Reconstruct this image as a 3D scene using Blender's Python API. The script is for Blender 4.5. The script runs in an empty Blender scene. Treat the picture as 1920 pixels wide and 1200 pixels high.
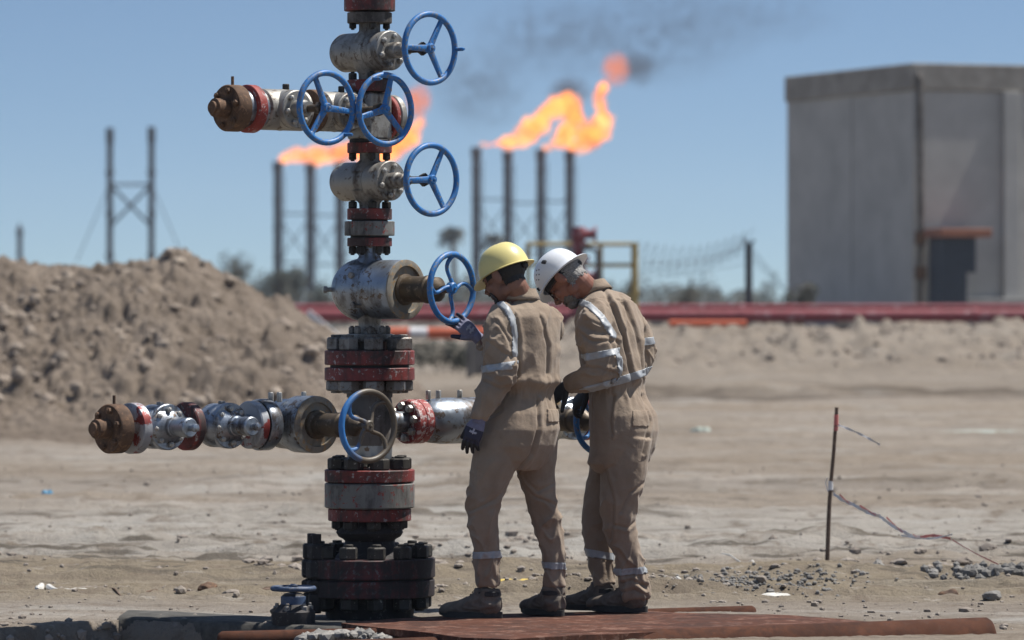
import bpy, bmesh, math, random
import numpy as np
from mathutils import Vector, Matrix
random.seed(7)
sc = bpy.context.scene
R = math.radians
# ------------------------------------------------------------ camera, sky, sun, exposure
F = 9020.0; D0 = 22.0; HC = 1.427; HY = 575.0        # focal length in photo pixels, distance, eye height, horizon row
cd = bpy.data.cameras.new('camera'); cam = bpy.data.objects.new('camera', cd); sc.collection.objects.link(cam)
cam.location = (0, -D0, HC); cam.rotation_euler = (R(90), 0, 0)
cd.sensor_width = 36; cd.lens = F/1920*36; cd.shift_y = -25/1920; cd.clip_start = 0.5; cd.clip_end = 9000
cd.dof.use_dof = True; cd.dof.focus_distance = D0 - .25; cd.dof.aperture_fstop = (cd.lens/1000)/0.046; cd.dof.aperture_blades = 9
sc.camera = cam
SUN = Vector((math.sin(R(106))*math.cos(R(63)), -math.cos(R(106))*math.cos(R(63)), math.sin(R(63))))
w = bpy.data.worlds.new('World'); sc.world = w; w.use_nodes = True
nt = w.node_tree; nt.nodes.clear()
sky = nt.nodes.new('ShaderNodeTexSky'); sky.sky_type = 'NISHITA'; sky.sun_disc = False
sky.sun_elevation = R(63); sky.sun_rotation = math.atan2(SUN.x, SUN.y); sky.dust_density = 0.5; sky.ozone_density = 1.2; sky.air_density = 1.0
tc = nt.nodes.new('ShaderNodeTexCoord'); mp = nt.nodes.new('ShaderNodeVectorMath'); mp.operation = 'MULTIPLY_ADD'
mp.inputs[1].default_value = (1, 1, 2.8); mp.inputs[2].default_value = (0, 0, 0.08)
bg = nt.nodes.new('ShaderNodeBackground'); bg.inputs[1].default_value = 0.074
wo = nt.nodes.new('ShaderNodeOutputWorld')
nt.links.new(tc.outputs['Generated'], mp.inputs[0]); nt.links.new(mp.outputs[0], sky.inputs['Vector'])
tn = nt.nodes.new('ShaderNodeMix'); tn.data_type = 'RGBA'; tn.blend_type = 'MULTIPLY'; tn.inputs[0].default_value = 1; tn.inputs[7].default_value = (.95, 1.02, 1.045, 1)
nt.links.new(sky.outputs[0], tn.inputs[6]); nt.links.new(tn.outputs[2], bg.inputs[0]); nt.links.new(bg.outputs[0], wo.inputs[0])
sl = bpy.data.lights.new('sun', 'SUN'); so = bpy.data.objects.new('sun', sl); sc.collection.objects.link(so)
sl.energy = 5.0; sl.angle = R(0.5); sl.color = (1, .955, .89)
so.rotation_euler = SUN.to_track_quat('Z', 'Y').to_euler()
sc.view_settings.view_transform = 'Standard'; sc.view_settings.look = 'None'; sc.view_settings.exposure = 0.50
sc.cycles.max_bounces = 6; sc.cycles.volume_step_rate = 2.0; sc.cycles.volume_max_steps = 96; sc.cycles.transparent_max_bounces = 12
sc.cycles.use_denoising = True

def at(px, py, Y):                                   # photo pixel at depth Y -> point
    s = (D0+Y)/F
    return Vector(((px-960)*s, Y, HC-(py-HY)*s))
# ------------------------------------------------------------ numpy noise
def _h(i, j, k):
    n = (i*374761393 + j*668265263 + k*1274126177) & 0xffffffff
    n = ((n ^ (n >> 13))*1103515245 + 12345) & 0xffffffff
    n = ((n ^ (n >> 16))*2246822519) & 0xffffffff
    return ((n ^ (n >> 15)) & 0xffff)/65535.0
def vn(x, y, z=0.0):
    x = np.asarray(x, float); y = np.asarray(y, float)+0*x; z = np.asarray(z, float)+0*x
    xi = np.floor(x).astype(np.int64); yi = np.floor(y).astype(np.int64); zi = np.floor(z).astype(np.int64)
    fx = x-xi; fy = y-yi; fz = z-zi
    fx = fx*fx*(3-2*fx); fy = fy*fy*(3-2*fy); fz = fz*fz*(3-2*fz)
    r = 0
    for a in (0, 1):
        for b in (0, 1):
            for c in (0, 1):
                r = r + _h(xi+a, yi+b, zi+c)*(fx if a else 1-fx)*(fy if b else 1-fy)*(fz if c else 1-fz)
    return r*2-1
def fbm(x, y, z=0.0, o=4, g=0.5):
    r = 0; a = 1; t = 0
    for k in range(o):
        s = 2**k
        r = r+a*vn(np.asarray(x)*s+17*k, np.asarray(y)*s+5*k, np.asarray(z)*s+11*k); t += a; a *= g
    return r/t
def sstep(a, b, x):
    t = np.clip((x-a)/(b-a), 0, 1); return t*t*(3-2*t)
# ------------------------------------------------------------ scene-graph helpers
WL = {}
def tag(o, label=None, cat=None, group=None, kind=None):
    if label: o['label'] = label
    if cat: o['category'] = cat
    if group: o['group'] = group
    if kind: o['kind'] = kind
    return o
def link(o, loc, parent=None):
    sc.collection.objects.link(o); loc = Vector(loc)
    WL[o.name] = loc
    if parent is not None:
        o.parent = parent; o.location = loc-WL[parent.name]
    else: o.location = loc
    return o
def empty(name, loc, label, cat, group=None):
    o = bpy.data.objects.new(name, None); o.empty_display_size = .1
    link(o, loc); return tag(o, label, cat, group)
def finish(o, ang=38, bevel=0):
    me = o.data
    me.polygons.foreach_set('use_smooth', [True]*len(me.polygons))
    if ang < 180: me.set_sharp_from_angle(angle=R(ang))
    if bevel:
        m = o.modifiers.new('edge', 'BEVEL'); m.width = bevel; m.segments = 2; m.limit_method = 'ANGLE'; m.angle_limit = R(35)
        m.harden_normals = False
    return o
class MB:
    def __init__(s): s.v = []; s.f = []
    def add(s, vs, fs):
        n = len(s.v); s.v += [Vector(v) for v in vs]; s.f += [tuple(i+n for i in f) for f in fs]; return s
    def build(s, name, mat, parent=None, ang=38, bevel=0, origin=None):
        c = Vector(origin) if origin is not None else sum(s.v, Vector())/len(s.v)
        me = bpy.data.meshes.new(name); me.from_pydata([v-c for v in s.v], [], s.f); me.validate(); me.update()
        bm = bmesh.new(); bm.from_mesh(me); bmesh.ops.recalc_face_normals(bm, faces=bm.faces); bm.to_mesh(me); bm.free()
        o = bpy.data.objects.new(name, me); me.materials.append(mat)
        link(o, c, parent); return finish(o, ang, bevel)
    def grid(s, rows, close=True, cap=True):
        n = len(rows[0]); vs = [p for r in rows for p in r]; fs = []
        for i in range(len(rows)-1):
            for j in range(n if close else n-1):
                k = (j+1) % n
                fs.append((i*n+j, i*n+k, (i+1)*n+k, (i+1)*n+j))
        if cap and close:
            fs.append(tuple(range(n-1, -1, -1))); fs.append(tuple((len(rows)-1)*n+j for j in range(n)))
        return s.add(vs, fs)
    def lathe(s, prof, o, d, seg=36, ph=0.0):         # prof: (r, t) along d
        o = Vector(o); d = Vector(d).normalized(); a, b = frame(d)
        rows = [[o+d*t+(a*math.cos(2*math.pi*j/seg+ph)+b*math.sin(2*math.pi*j/seg+ph))*max(r, 1e-4) for j in range(seg)] for r, t in prof]
        return s.grid(rows)
    def cyl(s, p, q, r, seg=16, r2=None):
        p = Vector(p); q = Vector(q); L = (q-p).length
        return s.lathe([(r, 0), (r if r2 is None else r2, L)], p, q-p, seg)
    def box(s, c, sx, sy, sz, ax=None):
        X, Y, Z = ax or (Vector((1, 0, 0)), Vector((0, 1, 0)), Vector((0, 0, 1))); c = Vector(c)
        vs = [c+X*(sx/2*i)+Y*(sy/2*j)+Z*(sz/2*k) for i in (-1, 1) for j in (-1, 1) for k in (-1, 1)]
        return s.add(vs, [(0, 1, 3, 2), (4, 6, 7, 5), (0, 4, 5, 1), (2, 3, 7, 6), (0, 2, 6, 4), (1, 5, 7, 3)])
    def tube(s, pts, r, seg=12, closed=False):
        pts = [Vector(p) for p in pts]; n = len(pts); rows = []; up = None
        for i, p in enumerate(pts):
            q0 = pts[(i-1) % n] if (closed or i) else p; q1 = pts[(i+1) % n] if (closed or i < n-1) else p
            d = (q1-q0).normalized()
            if up is None: a, b = frame(d)
            else:
                b = d.cross(up).normalized(); a = b.cross(d).normalized()
                a, b = a, b
            up = a; b = d.cross(a).normalized()
            rr = r[i] if hasattr(r, '__len__') else r
            rows.append([p+(a*math.cos(2*math.pi*j/seg)+b*math.sin(2*math.pi*j/seg))*rr for j in range(seg)])
        if closed: rows.append(rows[0]); return s.grid(rows, True, False)
        return s.grid(rows)
    def ell(s, c, rx, ry, rz, ax=None, nu=16, nv=10):
        X, Y, Z = ax or (Vector((1, 0, 0)), Vector((0, 1, 0)), Vector((0, 0, 1))); c = Vector(c); rows = []
        for i in range(nv+1):
            t = math.pi*(i+.02*(i == 0)-.02*(i == nv))/nv
            rows.append([c+X*(rx*math.sin(t)*math.cos(2*math.pi*j/nu))+Y*(ry*math.sin(t)*math.sin(2*math.pi*j/nu))-Z*(rz*math.cos(t)) for j in range(nu)])
        return s.grid(rows)
def frame(d):
    d = Vector(d).normalized(); r = Vector((0, 0, 1)) if abs(d.z) < .9 else Vector((1, 0, 0))
    a = d.cross(r).normalized(); return a, d.cross(a).normalized()
def copyo(o, loc, parent=None, rot=None):
    c = o.copy(); link(c, loc, parent)
    if rot: c.rotation_euler = rot
    return c
# ------------------------------------------------------------ materials
MATS = {}
def new(name):
    m = bpy.data.materials.new(name); m.use_nodes = True; nt = m.node_tree; nt.nodes.clear()
    out = nt.nodes.new('ShaderNodeOutputMaterial'); return m, nt, out
def N(nt, t, **k):
    n = nt.nodes.new('ShaderNode'+t)
    for a, v in k.items():
        if a[0] == 'i' and a[1:].isdigit(): n.inputs[int(a[1:])].default_value = v
        else: setattr(n, a, v)
    return n
def noise(nt, vec, scale, det=6, rough=.55, dist=0):
    n = nt.nodes.new('ShaderNodeTexNoise'); n.inputs['Scale'].default_value = scale; n.inputs['Detail'].default_value = det
    n.inputs['Roughness'].default_value = rough; n.inputs['Distortion'].default_value = dist
    nt.links.new(vec, n.inputs['Vector']); return n.outputs['Fac']
def ramp(nt, fac, stops):
    r = nt.nodes.new('ShaderNodeValToRGB'); e = r.color_ramp.elements
    while len(e) < len(stops): e.new(.5)
    for k, (p, c) in enumerate(stops):
        e[k].position = p; e[k].color = (c, c, c, 1) if not hasattr(c, '__len__') else (*c, 1)
    nt.links.new(fac, r.inputs[0]); return r.outputs[0]
def mix(nt, fac, a, b, mode='MIX'):
    m = nt.nodes.new('ShaderNodeMix'); m.data_type = 'RGBA'; m.blend_type = mode
    for s, v in ((0, fac), (6, a), (7, b)):
        if isinstance(v, (int, float)) and s == 0: m.inputs[0].default_value = v
        elif isinstance(v, tuple): m.inputs[s].default_value = (*v, 1)
        else: nt.links.new(v, m.inputs[s])
    return m.outputs[2]
def coords(nt, scale=(1, 1, 1)):
    t = nt.nodes.new('ShaderNodeNewGeometry'); m = nt.nodes.new('ShaderNodeMapping'); m.inputs['Scale'].default_value = scale
    nt.links.new(t.outputs['Position'], m.inputs[0]); return m.outputs[0]
def bsdf(nt, out, col, rough=.6, metal=0., bump=None, bs=.3, bd=.01, spec=.5, sheen=0):
    b = nt.nodes.new('ShaderNodeBsdfPrincipled')
    for s, v in (('Base Color', col), ('Roughness', rough), ('Metallic', metal)):
        if isinstance(v, tuple): b.inputs[s].default_value = (*v, 1)
        elif isinstance(v, (int, float)): b.inputs[s].default_value = v
        else: nt.links.new(v, b.inputs[s])
    b.inputs['Specular IOR Level'].default_value = spec
    if sheen: b.inputs['Sheen Weight'].default_value = sheen
    if bump is not None:
        bp = nt.nodes.new('ShaderNodeBump'); bp.inputs['Strength'].default_value = bs; bp.inputs['Distance'].default_value = bd
        nt.links.new(bump, bp.inputs['Height']); nt.links.new(bp.outputs[0], b.inputs['Normal'])
    nt.links.new(b.outputs[0], out.inputs[0]); return b
def paint(name, base, chip=(.30, .30, .30), chipa=.55, dirt=(.04, .033, .028), dirta=.5, rough=.5, metal=0., sc_=14, bd=.004, dirtscale=5, var=.75, spec=.5):
    m, nt, out = new(name); v = coords(nt)
    n1 = noise(nt, v, sc_*2.2, 8, .7, .3); n3 = noise(nt, v, 60, 4, .6)
    n2 = noise(nt, v, dirtscale, 7, .68, .6); st = noise(nt, coords(nt, (1, 1, .12)), 26, 5, .6, .3)
    n2 = mix(nt, .34, n2, st)
    c0 = mix(nt, ramp(nt, noise(nt, v, 9, 4), [(.3, 0.), (.7, 1.)]), tuple(x*var for x in base), base)
    chipa = .5+(chipa-.5)*.62; c1 = mix(nt, ramp(nt, n1, [(chipa, 0.), (chipa+.03, 1.)]), c0, chip)
    c2 = mix(nt, ramp(nt, n2, [(.5+(dirta-.5)*.6-.02, 0.), (.5+(dirta-.5)*.6+.11, .92)]), c1, dirt)
    ro = ramp(nt, n2, [(.3, rough), (.75, min(.95, rough+.3))])
    h = mix(nt, .25, n1, n3)
    bsdf(nt, out, c2, ro, metal, h, .6, bd, spec); return m
def plain(name, col, rough=.6, metal=0., nscale=12, var=.7, bd=.002, spec=.5):
    m, nt, out = new(name); v = coords(nt); n = noise(nt, v, nscale, 6, .6)
    bsdf(nt, out, mix(nt, ramp(nt, n, [(.35, 0.), (.65, 1.)]), tuple(x*var for x in col), col), rough, metal, n, .4, bd, spec); return m
M = dict(
 silver=paint('silver_paint', (.33, .32, .295), (.13, .10, .08), .61, (.06, .045, .034), .53, .42, .55, 12),
 bright=paint('galvanised_silver', (.33, .37, .42), (.15, .12, .10), .60, (.06, .045, .034), .52, .27, .85, 10),
 grime=paint('grimy_steel', (.16, .145, .13), (.30, .29, .28), .66, (.035, .028, .024), .46, .6, .3, 12),
 oil=paint('oil_black_steel', (.028, .024, .024), (.11, .10, .10), .66, (.012, .011, .011), .5, .62, .1, 22),
 red=paint('red_flange_paint', (.20, .024, .020), (.33, .31, .31), .62, (.020, .015, .014), .43, .5, 0, 20),
 redb=paint('bright_red_paint', (.27, .034, .026), (.38, .34, .33), .64, (.05, .03, .03), .60, .5, 0, 20),
 redoil=paint('oily_red_paint', (.12, .018, .018), (.13, .11, .11), .58, (.010, .009, .009), .30, .55, 0, 22),
 greyred=paint('scraped_grey_ring', (.20, .20, .19), (.24, .05, .04), .60, (.04, .035, .032), .50, .55, .2, 12),
 blue=paint('blue_wheel_paint', (.018, .155, .43), (.14, .16, .19), .565, (.045, .05, .07), .585, .38, 0, 30, .001, 9, .8),
 blueworn=paint('worn_blue_wheel', (.035, .15, .46), (.07, .055, .04), .56, (.075, .06, .045), .42, .5, 0, 10, .001, 3),
 redworn=paint('worn_red_paint', (.33, .05, .045), (.50, .42, .41), .54, (.05, .03, .03), .60, .5, 0, 20),
 bluegrey=paint('grimy_blue_wheel', (.05, .085, .16), (.12, .13, .15), .6, (.03, .03, .035), .5, .45, 0, 20),
 ringmix=paint('red_and_silver_ring', (.36, .37, .39), (.20, .028, .024), .52, (.08, .05, .04), .58, .4, .3, 3.2),
 rust=paint('brown_rust', (.13, .072, .04), (.20, .11, .06), .58, (.035, .022, .016), .5, .75, .1, 18, .004),
 stem=paint('greasy_brown_stem', (.085, .06, .035), (.16, .12, .08), .64, (.02, .016, .012), .55, .42, .3, 12),
 nut=paint('weathered_nut', (.26, .25, .235), (.14, .10, .07), .60, (.03, .025, .02), .52, .45, .5, 30),
 nutoil=paint('oily_nut', (.055, .050, .043), (.30, .29, .26), .68, (.015, .013, .012), .48, .5, .4, 26),
 bolt=paint('bright_bolt', (.46, .45, .42), (.2, .16, .12), .66, (.08, .06, .045), .60, .35, .7, 30),
 rim=paint('cream_ring', (.24, .22, .18), (.3, .2, .1), .58, (.10, .07, .045), .52, .6, .0, 16),
 rustplate=paint('rusty_plate', (.115, .050, .033), (.17, .095, .07), .56, (.05, .028, .022), .47, .9, .0, 7, .006, 3, .6, .12),
 rustpipe=paint('rusty_pipe', (.10, .042, .025), (.07, .033, .022), .56, (.045, .022, .016), .47, .85, .0, 9, .005, 4, .6, .12),
 black=plain('black_rubber', (.018, .018, .02), .7),
 white=plain('white_plastic', (.72, .74, .77), .30, 0, 5, .93, .0003),
 yellow=plain('yellow_plastic', (.68, .59, .24), .36, 0, 5, .93, .0003),
 tape=plain('reflective_tape', (.33, .35, .37), .5, 0, 60, .82, .001),
 skin=plain('skin', (.21, .10, .065), .6, 0, 30, .86, .001), skin2=plain('weathered_skin', (.25, .105, .07), .6, 0, 30, .8, .001),
 glove=plain('grey_blue_glove', (.17, .17, .25), .8, 0, 70, .8, .002), glovedark=plain('dark_glove', (.028, .028, .055), .75, 0, 70, .7, .002),
 gloveblack=plain('black_glove', (.012, .012, .014), .7), print=plain('glove_print', (.45, .45, .52), .7),
 hair=plain('dark_hair', (.014, .011, .010), .6, 0, 400, .4, .004), greyhair=plain('grey_hair', (.30, .29, .28), .7, 0, 260, .25, .004),
 beard=plain('grey_beard', (.21, .195, .18), .8, 0, 240, .35, .004),
 boot=plain('dusty_boot_leather', (.155, .125, .098), .8, 0, 22, .6, .003), sole=plain('boot_sole', (.035, .033, .03), .8, 0, 30, .6),
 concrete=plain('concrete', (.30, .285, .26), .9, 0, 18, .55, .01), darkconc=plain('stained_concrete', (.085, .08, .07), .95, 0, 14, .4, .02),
 block=plain('pale_block', (.33, .32, .30), .9, 0, 5, .7),
)
def cloth():
    m, nt, out = new('khaki_cotton'); v = coords(nt)
    n = noise(nt, v, 7, 6, .6, .4); f = noise(nt, v, 45, 5, .6, 1.2); wv = noise(nt, v, 600, 2)
    c = mix(nt, ramp(nt, n, [(.35, 0.), (.7, 1.)]), (.225, .170, .124), (.29, .230, .174))
    h = mix(nt, .12, f, wv)
    bsdf(nt, out, c, .92, 0, h, .5, .006, .2, .15); return m
M['cloth'] = cloth()
# ------------------------------------------------------------ ground, heap, berm
def edge_py(px): return np.interp(px, [-600, 0, 205, 222, 500, 650, 1000, 1080], [1192, 1180, 1166, 1163, 1175, 1183, 1196, 1230])
def gz(x, y):
    x = np.asarray(x, float); y = np.asarray(y, float)+0*x; D = y+D0
    px = 960+x*F/D; z = 0*x
    near = sstep(6, 1.5, y)
    tx = x+y*.4
    z = z+.02*fbm(x*.5, y*1.2, 3., 3)*sstep(-.5, 1.5, y)
    rut = fbm(x*.22+y*.05, y*1.9+x*.10, 1.5, 3)                       # vehicle ruts running roughly across
    z = z+.045*rut*sstep(1.2, 4.5, y)*(1+.03*np.maximum(y, 0))
    z = z+.012*fbm(x*3, y*3, 7., 4)*sstep(-.3, .5, y)+.011*np.abs(fbm(x*14, y*11, 2., 3))+.010*fbm(x*5, y*6, 12., 3)*sstep(.5, 2, y)
    patch = sstep(.05, .45, fbm(x*.45+9, y*.5, 5., 2))
    z = z+.02*patch*np.abs(fbm(x*7, y*7, 4., 3))*sstep(.6, 2., y)
    for cx, cy, a, sx, sy in ((1.9, 3.0, .055, 1.3, .45), (.35, 1.9, .075, .75, .28), (3.2, 2.5, .07, .8, .35), (-1.5, 3.2, .045, 1.6, .3), (-2.6, 4.6, .05, 1.0, .3), (4.2, 3.6, .06, .9, .3), (.8, 6.6, .06, 1.5, .4), (-.7, 5.6, .06, .5, .25)):
        z = z+a*np.exp(-((x-cx)/sx)**2-((y-cy)/sy)**2)*(1+.7*fbm(x*8, y*8, 1., 3))
    for y0, sl_, ww, dd, sd in ((1.6, .05, .16, .035, 1), (2.3, -.03, .14, .03, 2), (3.3, .02, .22, .045, 3), (4.3, .06, .20, .04, 4), (5.4, -.02, .24, .06, 5), (6.6, .03, .26, .065, 6), (7.9, .01, .3, .06, 7), (10, .05, .4, .08, 8), (12.5, -.04, .5, .09, 9), (16, .04, .7, .06, 10), (21, -.03, .9, .06, 11), (28, .02, 1.2, .07, 12), (37, 0., 1.6, .08, 13)):
        c0 = y0+sl_*x; k_ = np.abs(y-c0) < 3.6*ww
        if not k_.any(): continue
        xx, yy = x[k_], y[k_]; u = (yy-c0[k_]-ww*fbm(xx*.35, 0*xx, float(sd), 3))/ww; on = .45+.55*sstep(-.3, .3, fbm(xx*.5, 0*xx, sd+30., 2))
        z[k_] = z[k_]+dd*on*(np.exp(-((u-1.1)/.35)**2)*1.0+.8*np.exp(-((u+1.1)/.35)**2)-.6*np.exp(-(u/.7)**2))*(1+.9*fbm(xx*6/(1+y0*.1), yy*6/(1+y0*.1), sd*1., 3))*(yy > -.2)
    # far berm behind the yard
    side = sstep(-.7, 1.1, x)
    b = sstep(74-D0, 88-D0, y)
    z = z+b*(.86+.16*fbm(x*.7, y*.35, 8., 5)+.42*np.abs(fbm(x*1.6, y*.9, 3., 5)))*side*(1-.9*sstep(100-D0, 112-D0, y))
    z = z+.20*sstep(49.2, 49.5, y+.5*fbm(x*.8, 0*x, 5., 3))*sstep(62, 51, y)*sstep(-2.2, -.6, x)
    z = z+.10*np.exp(-((y-(71-D0))/1.2)**2)*(1+fbm(x*.8, y*.5, 2., 3))*side
    # well cellar opening in front
    py = HY+HC*F/D
    e = edge_py(px)+3.0*fbm(px*.02, 0*px, 4., 3)*(px < 215)
    slope = np.where(px < 215, 11, 5)
    z = z-.55*np.clip((py-e)/slope, 0, 1)*(px < 1075)
    return z
def N_map(nt, val, a, b):
    m = nt.nodes.new('ShaderNodeMapRange'); m.inputs[1].default_value = a; m.inputs[2].default_value = b; nt.links.new(val, m.inputs[0]); return m.outputs[0]
def ground_mat():
    m, nt, out = new('sandy_ground'); v = coords(nt); vs = coords(nt, (.35, 1.7, 1)); vf = coords(nt, (.06, .35, 1))
    a = noise(nt, vs, 1.1, 8, .62, .4); b = noise(nt, v, 5, 8, .65, .3); c = noise(nt, v, 40, 6, .7); g = noise(nt, vf, 1.0, 5, .6, .3); d = noise(nt, coords(nt, (.7, 1.5, 1)), .9, 6, .6, .5)
    col = mix(nt, ramp(nt, a, [(.33, 0.), (.62, 1.)]), (0.1656, 0.1408, 0.1150), (0.2852, 0.2558, 0.2208))
    col = mix(nt, ramp(nt, g, [(.40, 0.), (.60, .8)]), col, (0.2162, 0.1776, 0.1362))
    col = mix(nt, ramp(nt, d, [(.55, 0.), (.66, .75)]), col, (0.3036, 0.2898, 0.2622))
    sx = nt.nodes.new('ShaderNodeSeparateXYZ'); nt.links.new(v, sx.inputs[0]); ad = nt.nodes.new('ShaderNodeMath'); ad.operation = 'MULTIPLY_ADD'; ad.inputs[1].default_value = 3.0; nt.links.new(a, ad.inputs[0]); nt.links.new(sx.outputs[1], ad.inputs[2])
    yb = ramp(nt, N_map(nt, ad.outputs[0], 0, 45), [(.135, 0.), (.165, .6), (.19, .25), (.215, .6), (.27, .4), (.32, 0.)])
    col = mix(nt, yb, col, (0.3404, 0.3312, 0.3036))
    yd = ramp(nt, N_map(nt, ad.outputs[0], 0, 9), [(.25, 0.), (.35, .75), (.60, .7), (.74, .0)])
    col = mix(nt, yd, col, (0.1886, 0.1546, 0.1058))
    col = mix(nt, ramp(nt, b, [(.34, .8), (.46, 0.)]), col, (0.1426, 0.1122, 0.0846))
    col = mix(nt, ramp(nt, c, [(.30, .6), (.42, 0.)]), col, (0.0800, 0.0680, 0.0560))
    col = mix(nt, ramp(nt, c, [(.66, 0.), (.72, .6)]), col, (0.4600, 0.4324, 0.3956))
    k1 = noise(nt, coords(nt, (.5, 4.6, 1)), 1.0, 6, .62, .5); col = mix(nt, ramp(nt, k1, [(.55, 0.), (.63, .55)]), col, (0.1472, 0.1196, 0.0920))  # dark streaks: shade of the furrows put into the sand colour
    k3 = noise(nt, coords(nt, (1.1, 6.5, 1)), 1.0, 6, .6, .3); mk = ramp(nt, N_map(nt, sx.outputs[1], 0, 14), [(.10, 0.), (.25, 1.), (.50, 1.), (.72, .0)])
    kf = nt.nodes.new('ShaderNodeMath'); kf.operation = 'MULTIPLY'; nt.links.new(ramp(nt, k3, [(.54, 0.), (.59, .85)]), kf.inputs[0]); nt.links.new(mk, kf.inputs[1]); col = mix(nt, kf.outputs[0], col, (0.0800, 0.0680, 0.0544))  # dark dashes: rut shadows painted into the ground colour
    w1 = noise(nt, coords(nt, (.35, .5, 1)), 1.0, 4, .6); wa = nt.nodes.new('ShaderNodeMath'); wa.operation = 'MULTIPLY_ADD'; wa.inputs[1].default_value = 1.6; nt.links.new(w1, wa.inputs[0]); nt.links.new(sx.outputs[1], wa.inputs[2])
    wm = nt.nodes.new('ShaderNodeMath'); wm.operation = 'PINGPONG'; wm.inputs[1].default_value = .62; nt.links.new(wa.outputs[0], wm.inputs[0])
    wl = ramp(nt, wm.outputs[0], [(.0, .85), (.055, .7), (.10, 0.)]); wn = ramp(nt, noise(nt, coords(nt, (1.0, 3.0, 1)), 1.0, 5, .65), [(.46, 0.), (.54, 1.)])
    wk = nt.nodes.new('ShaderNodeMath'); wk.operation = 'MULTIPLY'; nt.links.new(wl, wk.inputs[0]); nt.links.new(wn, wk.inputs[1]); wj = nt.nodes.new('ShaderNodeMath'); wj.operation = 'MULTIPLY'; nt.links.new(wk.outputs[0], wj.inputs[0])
    nt.links.new(ramp(nt, N_map(nt, sx.outputs[1], 0, 40), [(.08, 0.), (.12, 1.), (.5, .8), (.9, .2)]), wj.inputs[1]); col = mix(nt, wj.outputs[0], col, (0.0920, 0.0760, 0.0600))  # broken dark lines across the yard, painted shading of wheel ruts
    k4 = noise(nt, coords(nt, (5, 14, 5)), 1.0, 5, .7, .2); col = mix(nt, ramp(nt, k4, [(.33, .6), (.42, 0.)]), col, (0.0960, 0.0800, 0.0624)); col = mix(nt, ramp(nt, k4, [(.60, 0.), (.66, .45)]), col, (0.3680, 0.3404, 0.3036))
    k2 = noise(nt, coords(nt, (.16, 1.1, 1)), 1.0, 5, .6, .4); col = mix(nt, ramp(nt, k2, [(.53, 0.), (.60, .3)]), col, (0.1656, 0.1362, 0.1058))
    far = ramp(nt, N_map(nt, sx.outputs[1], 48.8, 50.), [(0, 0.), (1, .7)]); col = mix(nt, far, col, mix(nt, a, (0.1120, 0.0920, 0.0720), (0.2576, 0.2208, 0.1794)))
    ft = ramp(nt, N_map(nt, ad.outputs[0], 48.2, 53.), [(.30, 0.), (.40, .8), (.50, .7), (.62, 0.)]); col = mix(nt, ft, col, (0.0680, 0.0544, 0.0440))  # dark stripe along the bank foot, its shadow line painted in
    h = mix(nt, .5, b, c)
    bsdf(nt, out, col, .95, 0, h, 1.0, .04, .15); return m
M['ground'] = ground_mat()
def sheet(name, X, Y, Z, mat, ang=180):
    r, c = X.shape; me = bpy.data.meshes.new(name)
    co = np.stack([X, Y, Z], -1).reshape(-1, 3).astype(np.float32)
    idx = np.arange(r*c).reshape(r, c)
    q = np.stack([idx[:-1, :-1], idx[:-1, 1:], idx[1:, 1:], idx[1:, :-1]], -1).reshape(-1, 4).astype(np.int32)
    me.vertices.add(len(co)); me.vertices.foreach_set('co', co.ravel())
    me.loops.add(q.size); me.loops.foreach_set('vertex_index', q.ravel())
    me.polygons.add(len(q)); me.polygons.foreach_set('loop_start', np.arange(0, q.size, 4, dtype=np.int32))
    me.update(calc_edges=True); me.validate(); me.materials.append(mat)
    me.polygons.foreach_set('use_smooth', [True]*len(me.polygons))
    o = bpy.data.objects.new(name, me); link(o, (0, 0, 0)); return o
Ds = [18.0]
while Ds[-1] < 900: Ds.append(Ds[-1]+max(.026, min(Ds[-1]**2*.00011, Ds[-1]*.0045) if Ds[-1] < 130 else Ds[-1]*.05))
Ds = np.array(Ds); ts = np.linspace(-.21, .21, 640)
ts = np.concatenate([[-1.2, -.6, -.35], ts, [.35, .6, 1.2]])
T, DD = np.meshgrid(ts, Ds); X = T*DD; Y = DD-D0
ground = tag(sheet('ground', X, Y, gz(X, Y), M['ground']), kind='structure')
base = MB(); base.add([(-90, -60, -.64), (90, -60, -.64), (90, -3.9, -.64), (-90, -3.9, -.64)], [(0, 1, 2, 3)])
tag(base.build('near_ground', M['ground']), kind='structure')

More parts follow.
